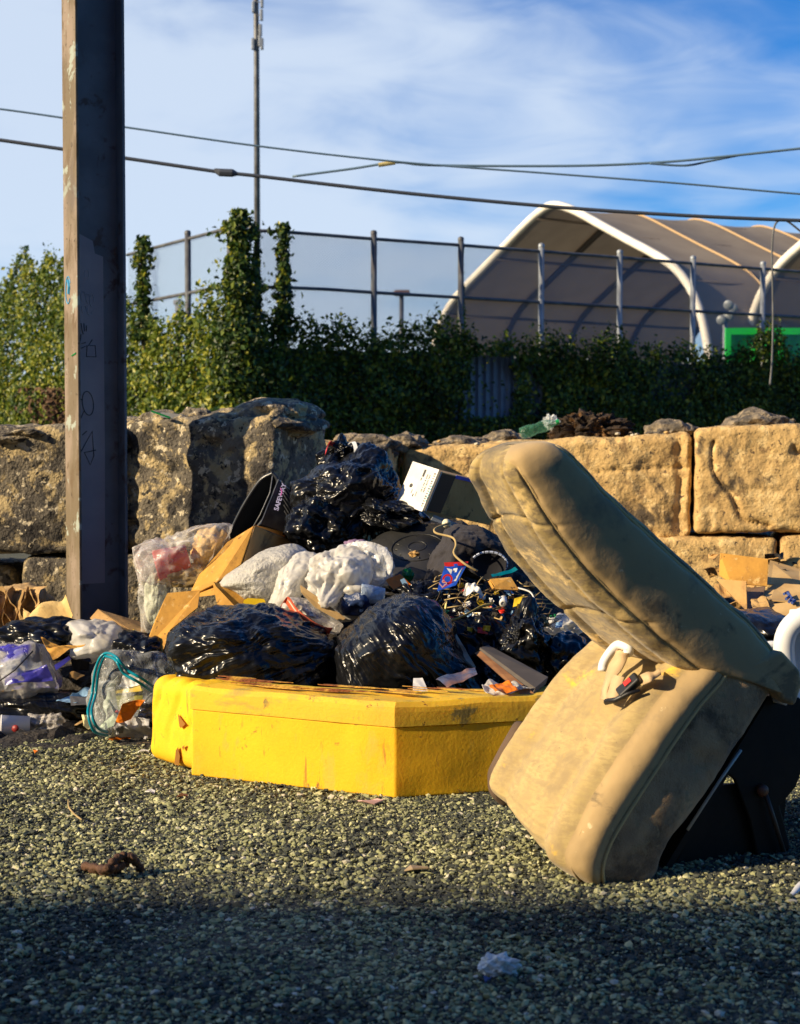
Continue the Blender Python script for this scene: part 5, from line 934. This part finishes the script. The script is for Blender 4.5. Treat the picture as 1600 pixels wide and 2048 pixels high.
# ---- little things right of the middle
cp = thing('snack_packet', 'blue and red printed snack packet standing in the middle right of the heap', 'packet', P(905, 1180, 5.2)); a0, a1, a2, a3 = P(888, 1128, 5.2), P(936, 1126, 5.22), P(920, 1160, 5.16), P(876, 1180, 5.14)
sheet('packet_body', [(890, 1130, 5.2), (935, 1128, 5.22), (912, 1170, 5.16), (874, 1182, 5.14)], m_blue, 96, amp=.006, fr=12, parent=cp, nx=14, ny=14)
sheet('packet_top', [(888, 1125, 5.2), (937, 1123, 5.22), (934, 1130, 5.21), (890, 1134, 5.195)], m_red, 97, amp=.002, fr=12, parent=cp, nx=8, ny=4)
text('lettering', 'O', P(893, 1172, 5.12), (1, 0, .9), (-.7, 0, 1), .045, m_red, cp, .0012)
text('lettering', 'LS', P(884, 1176, 5.115), (1, 0, .9), (-.7, 0, 1), .026, flat('pale_pink_print', (.7, .4, .45)), cp, .0008)
b = MB(); b.slab([P(893, 1136, 5.14), P(905, 1139, 5.14), P(902, 1149, 5.13)], .001, nrm=(0, -1, 0)); b.build('printed_mark', m_white, cp); b = MB(); b.slab([P(907, 1137, 5.15), P(915, 1136, 5.15), P(913, 1144, 5.14), P(906, 1145, 5.14)], .001, nrm=(0, -1, 0)); b.build('printed_mark', m_white, cp)
b = MB(); b.slab([P(924, 1136, 5.15), P(926, 1139, 5.15), P(912, 1162, 5.12), P(907, 1162, 5.12)], .001, nrm=(0, -1, 0)); b.build('printed_mark', m_white, cp)
b = MB(); b.ribbon([P(884, 1176, 5.13), P(908, 1163, 5.135), P(926, 1136, 5.15)], (.5, 0, .8), .006); solidify(b.build('stripe', m_red, cp), .001)
pb_ = thing('pill_bottle', 'small white plastic bottle standing tilted right of the snack packet', 'bottle', P(1007, 1205, 5.12)); ax0 = P(1008, 1177, 5.2) - P(1006, 1207, 5.06)
b = MB(); b.lathe([(.001, 0), (.013, 0), (.0135, .02), (.0125, .045), (.009, .052), (.0, .053)], P(1006, 1207, 5.1), ax0, 16); b.build('bottle', m_whiteplastic, pb_, True); b = MB(); b.lathe([(.007, -.002), (.0125, -.002), (.0125, .004), (.007, .004)], P(1006, 1207, 5.1), ax0, 16); b.build('neck_ring', m_white, pb_, True)
sheet('paper_scrap', [(932, 1172, 5.12), (950, 1170, 5.12), (968, 1196, 5.1), (926, 1190, 5.1)], m_white, 101, 'crumpled cream white paper cone left of the small white bottle', 'paper', amp=.02, fr=16)
sheet('yellow_wrapper', [(1028, 1198, 5.12), (1050, 1192, 5.14), (1048, 1210, 5.1), (1026, 1214, 5.1)], m_yellow, 102, 'bright yellow wrapper scrap right of the small white bottle', 'wrapper', amp=.008, nx=10, ny=8)
sheet('red_wrapper', [(1044, 1202, 5.08), (1056, 1206, 5.08), (1054, 1220, 5.06), (1044, 1218, 5.06)], m_red, 103, 'small red wrapper scrap touching the yellow one', 'wrapper', amp=.006, nx=10, ny=8)
card('card_tray', [[(980, 1158, 5.2), (1022, 1154, 5.22), (1034, 1174, 5.16), (990, 1172, 5.14)], [(980, 1160, 5.2), (988, 1176, 5.12), (984, 1178, 5.12), (976, 1163, 5.2)], [(988, 1172, 5.13), (1036, 1174, 5.14), (1036, 1180, 5.13), (988, 1178, 5.12)]], m_card_or, 'small golden cardboard tray lying near the seat back', 'cardboard')
sheet('teal_packet', [(982, 1150, 5.24), (1030, 1134, 5.26), (1036, 1140, 5.24), (984, 1156, 5.22)], mat('dark_teal', (.0, .12, .16), .3), 104, 'flat dark teal packet against the seat back', 'packet', amp=.006, nx=12, ny=6)
strand('yellow_twine', [(900, 1046, 5.5), (872, 1056, 5.42), (872, 1066, 5.38), (905, 1075, 5.34), (912, 1090, 5.3), (908, 1108, 5.26), (930, 1128, 5.2), (955, 1142, 5.2)], .0042, m_twig, 'thick tan twine curling across the dark garment')
strand('yellow_ribbon', [(892, 1205, 5.08), (890, 1232, 5.06), (905, 1240, 5.04), (935, 1228, 5.06), (960, 1214, 5.08), (985, 1208, 5.1)], 0, flat('straw_yellow', (.6, .5, .18)), 'pale yellow ribbon curling over the crinkled black bag', flatw=.014)
wtc = plump('white_bulb', 893, 1047, 5.6, 9, 9, flat('cream_bulb', (.75, .7, .5)), 105, 'small round cream bulb on the edge of the dark garment', 'bulb', n=3, amp=.08)
o = strand('white_tube', [(1036, 1176, 5.14), (1060, 1184, 5.12), (1070, 1200, 5.1)], .003, m_white, 'thin white curved tube right of the cardboard tray')
sheet('cloth_strip', [(884, 1246, 5.02), (896, 1240, 5.02), (952, 1335, 4.88), (940, 1343, 4.88)], flat('beige_cloth', (.6, .55, .42), .9), 106, 'long beige cloth strip hanging down the right of the smooth rounded bag', 'cloth', amp=.03, fr=8, nx=6, ny=26)
sheet('blue_packet', [(872, 1358, 4.68), (950, 1336, 4.72), (955, 1352, 4.66), (895, 1380, 4.62)], mat('slate_blue_film', (.06, .09, .18), .25, (.2, .1, .06), 9), 107, 'slate blue packet lying at the foot of the smooth rounded bag', 'packet', amp=.012, fr=10)
sheet('white_scrap', [(827, 1359, 4.64), (845, 1357, 4.64), (858, 1386, 4.58), (826, 1386, 4.58)], m_white, 108, 'small pale paper tab standing behind the foam edge', 'paper', amp=.006)
wr = thing('orange_wrapper', 'white wrapper with an orange patch on the foam beside the plywood', 'wrapper', P(1005, 1385, 4.8))
sheet('white_film', [(964, 1378, 4.50), (985, 1364, 4.56), (1068, 1378, 4.52), (975, 1391, 4.44)], m_white_bag, 109, amp=.015, fr=16, parent=wr); sheet('orange_patch', [(978, 1370, 4.47), (1018, 1364, 4.50), (1036, 1382, 4.45), (990, 1386, 4.43)], m_orange, 110, amp=.008, fr=16, parent=wr)
pw = thing('plywood_board', 'short plywood board with layered edge leaning beside the seat', 'board', P(1020, 1380, 4.8))
b = MB(); b.slab([P(955, 1308, 4.80), P(972, 1303, 4.88), P(1092, 1368, 4.62), P(1066, 1390, 4.50)], .03, nrm=unit((.3, .7, .6))); bevel(b.build('board', flat('weathered_face', (.12, .10, .08), .8), pw), .001)
b = MB(); b.slab([P(953, 1309, 4.79), P(963, 1303, 4.80), P(1068, 1386, 4.495), P(1046, 1392, 4.48)], .012, nrm=unit((-.4, .7, .2))); b.build('layered_edge', m_wood, pw)
bag('white_plastic', 1130, 1252, 5.4, 34, 22, .08, m_white_bag, 112, 'pale blue white plastic lump beside the lower seat back', 'plastic bag', cr=.3, n=4)
card('blue_scrap', [[(1112, 1246, 5.3), (1126, 1240, 5.3), (1124, 1254, 5.28), (1110, 1256, 5.28)]], m_lightblue, 'light blue scrap on the pale lump beside the seat back', 'paper', t=.001)
sheet('yellow_scrap', [(1146, 1276, 5.2), (1162, 1270, 5.2), (1166, 1296, 5.18), (1150, 1300, 5.18)], flat('dull_yellow', (.5, .4, .06)), 113, 'dull yellow card scrap above the seat cushion', 'paper', amp=.008, nx=8, ny=8)
sheet('grey_film', [(1120, 1300, 5.1), (1150, 1290, 5.1), (1156, 1330, 5.06), (1126, 1336, 5.06)], clear_plastic('grey_clear', (.5, .55, .6), .3), 114, 'grey translucent film above the seat cushion', 'plastic scrap', amp=.02)
# stalks and crumbs
r_ = random.Random(9)
for i in range(64):
    x, y = r_.uniform(870, 1110), r_.uniform(1150, 1250)
    if x < 960 and y > 1215: y -= 50
    if y < 1150 + (x - 1050) * 1.2: y = 1150 + (x - 1050) * 1.2 + 20
    Z = 5.32 - (y - 1150) * .0022 - .05; a = r_.uniform(0, 3.14); l = r_.uniform(10, 34)
    strand('dry_stalk', [(x - l * math.cos(a), y - l * .5 * math.sin(a), Z), (x + r_.uniform(-3, 3), y + r_.uniform(-3, 3), Z - .03), (x + l * math.cos(a), y + l * .5 * math.sin(a), Z)], r_.uniform(.001, .0022), m_twig if i % 3 else flat('dark_stalk' + str(i), (.12, .08, .04)), 'dry stalk tangled among the small litter left of the seat back', 'stalk', 'dry stalks in the litter beside the seat back', n=7)
for i in range(130):
    if i < 92: x, y, Z = r_.uniform(880, 1120), r_.uniform(1165, 1262), 0; Z = 5.3 - (y - 1150) * .002 - .02; gr = 'small litter scraps beside the seat back'; lb = 'tiny litter scrap among the stalks left of the seat back'
    else: x, y = r_.uniform(0, 300), r_.uniform(1340, 1440); Z = 5.9 - (y - 1300) * .0036; gr = 'small litter scraps on the ground at the left'; lb = 'tiny litter scrap among the left hand rubbish'
    if y < 1165 + (x - 1060) * 1.2: continue
    s = r_.uniform(4, 11); mm = r_.choice([m_white, m_card2, m_card, m_kraft, m_inkblack, m_white, m_lightblue, m_yellow, m_red, m_green, m_heap]); a = r_.uniform(0, 6)
    sheet('litter_scrap', [(x + s * math.cos(a + t), y + s * .7 * math.sin(a + t), Z + r_.uniform(-.02, .02)) for t in (0, 1.5, 3.1, 4.6)], mm, 300 + i, lb, 'scrap', gr, nx=6, ny=6, amp=.012, fr=25)

# ---- left hand litter
pbag = bag('brown_paper_bag', 38, 1215, 6.35, 62, 46, .14, m_kraft, 121, 'crumpled brown paper bag with a pleated open top at the left edge', 'paper bag', cr=.12, lum=.10, knot=(0, 0, -1), n=5)
for i, dx in enumerate(range(-30, 86, 13)):
    sheet('pleat', [(dx - 10, 1262, 6.24), (dx + 6, 1262, 6.16), (dx + 8 + (i % 3) * 3, 1172 + (i % 2) * 9, 6.2), (dx - 8, 1176 + ((i + 1) % 3) * 6, 6.26)], m_kraft, 130 + i, amp=.03, fr=9, parent=pbag, nx=6, ny=12)
sheet('kraft_paper', [(60, 1250, 6.0), (138, 1196, 5.95), (152, 1292, 5.8), (80, 1262, 5.85)], m_kraft_y, 141, 'bright yellow kraft paper sheet standing in a peak beside the pole', 'paper', amp=.05, fr=5)
sheet('kraft_paper', [(52, 1225, 6.05), (70, 1232, 6.0), (84, 1276, 5.9), (38, 1262, 5.95)], m_kraft_y, 142, 'small triangular peak of kraft paper left of the tall one', 'paper', amp=.03, fr=7)
wbl = bag('white_bag', 200, 1272, 5.75, 60, 40, .16, m_white_bag, 143, 'white plastic bag lying at the foot of the steel pole', 'plastic bag', roll=12, cr=.12, lum=.14, n=5, fr=1.2, ol=[(143,1240),(175,1238),(225,1250),(256,1275),(262,1308),(150,1314),(138,1272)])
card('cardboard_flap', [[(180, 1236, 5.9), (196, 1218, 5.95), (294, 1286, 5.62), (282, 1292, 5.6)], [(198, 1219, 5.95), (290, 1246, 6.0), (296, 1284, 5.64)]], m_card, 'folded brown cardboard flap at the foot of the steel pole', 'cardboard')
card('yellow_tag', [[(262, 1262, 5.62), (268, 1258, 5.62), (262, 1274, 5.6), (256, 1276, 5.6)]], m_yellow, 'small yellow tag on the brown cardboard by the pole', 'tag', t=.001)
pbg = thing('printed_clear_bag', 'clear plastic bag with purple print lying at the left edge', 'plastic bag', P(60, 1390, 5.5))
bag('bag_film', 42, 1342, 5.55, 86, 56, .14, clear_plastic('purple_print_film', (.70, .68, .68), .5, 5, 9, ((.10, .08, .7), 5, .60)), 145, None, None, roll=12, cr=.12, lum=.15, n=5, parent=pbg, ol=[(-45,1300),(30,1290),(75,1280),(102,1330),(124,1380),(60,1404),(-45,1402)])
b = MB(); b.tube([P(-30, 1382, 5.36), P(30, 1340, 5.34), P(66, 1302, 5.38)], .003, 5); b.build('seam', m_inkblack, pbg, True)
sheet('paper_filling', [(-10, 1310, 5.6), (70, 1290, 5.62), (90, 1345, 5.55), (10, 1380, 5.5)], flat('pale_filling', (.5, .52, .55)), 146, 'pale printed paper showing inside the purple clear bag', 'paper', amp=.04, fr=6)
sheet('purple_panel', [(8, 1352, 5.44), (95, 1330, 5.43), (102, 1358, 5.41), (14, 1374, 5.42)], m_purple, 152, 'purple printed panel in the clear bag at the left edge', 'label', amp=.02, fr=8)
ow = sheet('golden_wrapper', [(85, 1290, 5.5), (130, 1296, 5.48), (172, 1290, 5.45), (108, 1330, 5.4)], m_card_or, 147, 'golden paper wrapper with torn edge right of the purple clear bag', 'wrapper', amp=.03, fr=8)
sheet('blue_strip', [(108, 1330, 5.38), (138, 1312, 5.4), (142, 1318, 5.4), (112, 1340, 5.37)], m_purple, 148, 'bright blue strip under the golden wrapper', 'strip', amp=.004, nx=8, ny=4)
sheet('blue_cloth', [(112, 1402, 5.4), (140, 1380, 5.42), (180, 1370, 5.45), (150, 1402, 5.38)], m_lightblue, 149, 'light blue cloth scrap left of the teal zipped bag', 'cloth', amp=.03, fr=9)
sheet('brown_card', [(85, 1398, 5.46), (120, 1382, 5.5), (142, 1384, 5.48), (100, 1408, 5.42)], flat('maroon_card', (.18, .08, .05)), 150, 'dark reddish brown card left of the blue cloth', 'cardboard', amp=.006)
sheet('grey_cloth', [(140, 1398, 5.42), (178, 1392, 5.44), (176, 1412, 5.4), (142, 1412, 5.38)], flat('grey_cloth', (.14, .14, .15)), 151, 'grey cloth scrap under the blue cloth', 'cloth', amp=.01)
# zipped bag
zb = thing('zip_bag', 'clear zipped food bag with a bright teal seal beside the foam', 'plastic bag', P(240, 1470, 5.35)); m_z = clear_plastic('zip_film', (.82, .86, .86), .10, 6, 12)
bag('bag_film', 285, 1375, 5.36, 100, 72, .17, m_z, 161, None, None, roll=12, cr=.10, lum=.12, n=5, parent=zb, ol=[(190,1400),(192,1345),(215,1308),(270,1297),(330,1308),(375,1342),(388,1372),(360,1400),(300,1425),(240,1465),(200,1455)])
bag('bag_film', 212, 1415, 5.36, 34, 55, .08, m_z, 162, None, None, roll=-6, cr=.12, lum=.12, n=5, parent=zb)
for off in (0, 7):
    strand('zip_seal', [(310 - off, 1376 + off, 5.16), (285 - off, 1358 + off, 5.0), (255 - off, 1340 + off, 5.0), (232, 1314 + off, 5.0), (214, 1306 + off, 5.16), (200 + off, 1316, 5.18), (190 + off, 1345, 5.20), (184 + off, 1390, 5.22), (176 + off, 1425, 5.1), (188 + off, 1462 - off, 5.1), (214, 1471 - off, 5.22)], .0052, m_teal, None, None, parent=zb, n=50)
sheet('green_wrapper', [(190, 1462, 5.42), (225, 1420, 5.40), (232, 1440, 5.38), (208, 1466, 5.38)], flat('mint_film', (.55, .68, .5)), 163, 'pale mint green tissue inside the zipped bag', 'tissue', amp=.02, fr=9)
sheet('mint_tissue', [(205, 1412, 5.40), (232, 1352, 5.3), (240, 1400, 5.39), (215, 1440, 5.38)], flat('mint_pale', (.62, .7, .58)), 164, 'tall pale green tissue standing inside the zipped bag', 'tissue', amp=.02, fr=9)
sheet('olive_packet', [(230, 1384, 5.36), (286, 1376, 5.36), (286, 1420, 5.32), (236, 1418, 5.32)], mat('olive_print', (.16, .17, .01), .35, (.35, .3, .02), 18), 165, 'olive and yellow packet in the zipped bag', 'packet', amp=.006, nx=10, ny=8)
sheet('yellow_band', [(232, 1380, 5.34), (280, 1370, 5.34), (284, 1382, 5.33), (232, 1388, 5.33)], m_yellow, 166, 'bright yellow label band above the olive packet', 'label', amp=.004, nx=8, ny=4)
sheet('white_tissue', [(244, 1350, 5.38), (276, 1346, 5.38), (280, 1376, 5.36), (238, 1376, 5.36)], m_white, 167, 'white tissue above the olive packet in the zipped bag', 'tissue', amp=.02, fr=14)
sheet('cream_crust', [(166, 1424, 5.48), (180, 1420, 5.48), (186, 1462, 5.3), (168, 1456, 5.3)], flat('cream_crust', (.7, .6, .3)), 168, 'cream coloured crust of paper left of the teal seal', 'paper', amp=.02, fr=18)
sp = thing('snack_bag', 'empty orange and white snack bag standing in front of the zipped bag', 'snack bag', P(255, 1485, 5.2))
sheet('orange_top', [(246, 1404, 5.13), (290, 1400, 5.13), (262, 1438, 5.14), (232, 1440, 5.15)], m_orange, 171, amp=.012, fr=12, parent=sp); sheet('white_body', [(234, 1436, 5.15), (300, 1436, 5.12), (302, 1478, 5.19), (218, 1480, 5.2)], mat('foil_white', (.72, .72, .75), .25, (.5, .5, .55), 20, bump=[(30, .6, .01)]), 172, amp=.016, fr=11, parent=sp)
sheet('orange_bottom', [(218, 1476, 5.2), (262, 1474, 5.19), (254, 1488, 5.2), (215, 1486, 5.21)], m_orange, 173, amp=.004, fr=12, parent=sp, nx=8, ny=5); sheet('silver_back', [(282, 1404, 5.14), (304, 1400, 5.14), (302, 1440, 5.15), (274, 1438, 5.15)], mat('crumpled_foil', (.25, .26, .32), .2, metal=.6, bump=[(30, .8, .02)]), 174, amp=.02, fr=12, parent=sp)
b = MB()
for i in range(7): b.slab([P(236 + i * 1.8, 1452, 5.135), P(237 + i * 1.8, 1452, 5.135), P(235 + i * 1.8, 1466, 5.16), P(234 + i * 1.8, 1466, 5.16)], .001, nrm=(0, -1, 0))
b.build('barcode', m_inkblack, sp)
pc_ = thing('paper_cup', 'white paper cup with a red printed berry lying on the gravel at the left edge', 'cup', P(20, 1476, 5.35)); ca_, cb_ = P(6, 1452, 5.32), P(58, 1452, 5.40)
b = MB(); b.lathe([(.040, 0), (.042, .003), (.040, .006), (.033, .10), (.0, .10)], P(2, 1453, 5.33), unit((1, .22, .0)), 26); solidify(b.build('cup', mat('coated_paper', (.72, .72, .74), .35), pc_, True), .0015)
b = MB(); b.lathe([(.0005, .0005), (.013, .0005), (.013, .0015), (.0005, .0015)], P(31, 1457, 5.301), (-.1, -1, .1), 16); b.build('printed_berry', flat('dark_red_print', (.30, .02, .02)), pc_, True)
bag('clear_wrap', 92, 1452, 5.4, 44, 25, .06, clear_plastic('crumple_clear', (.8, .76, .72), .45, 7, 20), 181, 'crumpled translucent plastic next to the paper cup', 'plastic wrap', cr=.32, lum=.2, n=5, fr=1.8)
r_ = random.Random(31)
for i, (x, y, s_, mm, lb) in enumerate([(20, 1268, 26, m_kraft_y, 'yellowish torn paper scrap below the pleated paper bag'), (118, 1262, 20, m_white_bag, 'white crumpled film between kraft sheet and pole'), (160, 1330, 24, m_darkcloth, 'dark rag right of the purple clear bag'), (150, 1352, 18, m_card, 'brown card bit left of the zipped bag top'),
        (20, 1425, 24, m_darkcloth, 'black rag above the paper cup'), (140, 1425, 22, m_inkblack, 'black plastic shred right of the crumpled wrap'), (60, 1412, 20, m_kraft, 'brown paper shred below the purple clear bag'), (160, 1448, 16, m_kraft, 'small brown paper shred by the teal seal'),
        (232, 1320, 18, m_darkcloth, 'dark scrap behind the top of the zipped bag'), (272, 1298, 16, m_card2, 'pale card corner between pole flap and zipped bag'), (30, 1300, 18, m_white, 'white paper edge above the purple clear bag'), (96, 1440, 14, m_darkcloth, 'dark fold behind the crumpled wrap')]):
    a = r_.uniform(0, 6); Z = 5.86 - (y - 1260) * .0026
    sheet('torn_scrap', [(x + s_ * math.cos(a + t), y + s_ * .6 * math.sin(a + t), Z + r_.uniform(-.04, .04)) for t in (0, 1.5, 3.1, 4.6)], mm, 600 + i, lb, 'scrap', 'torn scraps in the left litter', nx=14, ny=12, amp=.03, fr=10)
# ---- right hand cardboard
cardR = 'cardboard scraps right of the seat'
card('cardboard_piece', [[(1440, 1106, 6.3), (1536, 1118, 6.2), (1534, 1172, 6.1), (1462, 1166, 6.15), (1438, 1150, 6.25)]], m_card_or, 'upright golden cardboard flap in front of the right wall', 'cardboard', group=cardR)
card('cardboard_piece', [[(1432, 1158, 6.1), (1492, 1162, 6.0), (1494, 1222, 5.9), (1470, 1200, 6.0)]], m_card, 'dark brown cardboard side behind the seat back', 'cardboard', group=cardR)
card('cardboard_piece', [[(1540, 1120, 6.6), (1606, 1140, 6.5), (1606, 1172, 6.2), (1534, 1168, 6.3)]], m_card2, 'flattened pale box at the top right of the cardboard pile', 'cardboard', group=cardR)
cw = card('cardboard_piece', [[(1524, 1186, 6.1), (1552, 1166, 6.2), (1612, 1170, 6.1), (1610, 1206, 5.9), (1540, 1200, 5.95)]], m_card2, 'shaded grey brown cardboard side with blue stamped marks in the right pile', 'cardboard', group=cardR)
card('cardboard_piece', [[(1530, 1210, 5.95), (1606, 1200, 5.9), (1608, 1236, 5.8), (1556, 1228, 5.85)]], m_card2, 'lowest pale cardboard piece by the white chair', 'cardboard', group=cardR)
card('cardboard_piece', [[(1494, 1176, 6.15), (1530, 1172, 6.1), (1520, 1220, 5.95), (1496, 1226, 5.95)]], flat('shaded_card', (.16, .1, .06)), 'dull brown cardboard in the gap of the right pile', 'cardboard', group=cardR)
sheet('crumpled_paper', [(1500, 1200, 5.95), (1530, 1190, 5.95), (1545, 1224, 5.85), (1510, 1226, 5.85)], m_kraft, 191, 'crumpled brown paper low in the right cardboard pile', 'paper', amp=.03, fr=9)
r_ = random.Random(4)
for i in range(26):
    x, y = r_.uniform(1425, 1600), r_.uniform(1105, 1235); Z = 6.75 - (y - 1100) * .0055; s = r_.uniform(9, 24); a = r_.uniform(0, 6)
    sheet('cardboard_scrap', [(x + s * math.cos(a + t), y + s * .6 * math.sin(a + t), Z + r_.uniform(-.06, .06)) for t in (0, 1.4, 3.1, 4.7)], r_.choice([m_card, m_card2, m_kraft, m_card, m_heap]), 400 + i, 'torn cardboard scrap scattered in the right hand pile', 'cardboard', 'torn scraps in the right cardboard pile', nx=8, ny=8, amp=.02, fr=9, t=.003)
for st in ([(1568, 1188), (1576, 1184), (1580, 1192), (1572, 1198)], [(1574, 1186), (1584, 1196), (1578, 1204)], [(1580, 1200), (1590, 1201), (1584, 1206)]):
    b = MB(); b.tube([P(x, y, 5.98 - (y - 1186) * .006) for x, y in st], .006, 5); b.build('stamp_mark', flat('faded_blue_ink', (.05, .09, .3)), cw)
# ---- things on the open gravel
D, Fc = ico(4); bc = G(232, 1738)
V = []; bl = thing('brown_clod', 'twisted dark brown dried clod lying alone on the sunlit gravel', 'debris', bc)
b = MB(); b.tube(smoothp([G(166, 1732, .012), G(190, 1735, .02), (G(212, 1738, .03)), G(228, 1722, .045), G(245, 1712, .05), G(262, 1715, .045), G(272, 1725, .03), G(284, 1742, .008)], 40), [.006 + .006 * abs(math.sin(i * .9)) for i in range(40)], 8)
b.tube(smoothp([G(205, 1745, .01), G(225, 1738, .03), G(250, 1728, .03), G(268, 1712, .05)], 30), [.005 + .006 * abs(math.sin(i * .8 + 1)) for i in range(30)], 8); b.tube(smoothp([G(180, 1740, .008), G(215, 1742, .016), G(240, 1740, .014)], 24), [.005 + .005 * abs(math.sin(i)) for i in range(24)], 8)
b.build('twisted_lump', m_brown, bl, True)
tc_ = G(998, 1950); bagt = thing('tissue_wad', 'crumpled white tissue lying alone in the shaded foreground gravel', 'tissue', tc_)
D, Fc = ico(4); V = D * (1 + .35 * creases(D, 6, 1.6, 3) + .3 * fbm(D * 2.5, 3, 4))[:, None] * np.array([.037, .026, .022]) + tc_ + [0, 0, .016]; mesh_obj('tissue', V, Fc, m_white, bagt, False)
def gs(name, x, y, w_, h_, m, lb, cat='scrap', seed=0):
    c = G(x, y, .012); rr_ = random.Random(seed); a = rr_.uniform(0, 3); k = c[1] / F
    V = [c + np.array([w_ * k * math.cos(a + t), h_ * 2.2 * k * math.sin(a + t), .006 * math.sin(t * 2)]) for t in (0, 1.2, 2.2, 3.3, 4.4, 5.3)]; b = MB(); b.slab(V, .003, nrm=(0, 0, 1)); b.build(name, m, label=lb, cat=cat)
gs('paper_bit', 300, 1584, 11, 5, m_white, 'small white paper chip on the gravel in front of the folded foam end', 'paper', 1)
gs('paper_bit', 740, 1603, 26, 5, flat('pinkish', (.65, .4, .36)), 'pinkish paper strip on the gravel under the foam corner', 'paper', 2)
gs('paper_bit', 287, 1503, 12, 3, m_white, 'white stick shaped scrap touching the folded foam end', 'paper', 3)
gs('paper_bit', 365, 1592, 12, 4, flat('rusty_bit', (.2, .08, .04)), 'rusty brown chip on the gravel near the foam', 'chip', 4)
gs('paper_bit', 975, 1958, 8, 3, flat('blue_bit', (.05, .12, .4)), 'tiny blue chip beside the white tissue', 'chip', 5)
gs('paper_bit', 72, 1503, 5, 3, m_orange, 'tiny orange chip on the gravel at the left', 'chip', 6)
gs('leaf', 838, 1738, 30, 5, flat('dead_leaf_tan', (.35, .26, .15)), 'pale dead leaf flat on the gravel right of centre', 'leaf', 7)
strand('dry_stalk', [(137, 1625, 4.22), (138, 1640, 4.16), (150, 1655, 4.08), (164, 1666, 4.02)], .0025, m_twig, 'bent dry stalk lying alone on the gravel at the left', 'stalk', n=10)
for o in list(COL.objects):
    if o.name.startswith('dry_stalk') and 'alone' in o.get('label', ''): o.location.z = .012;
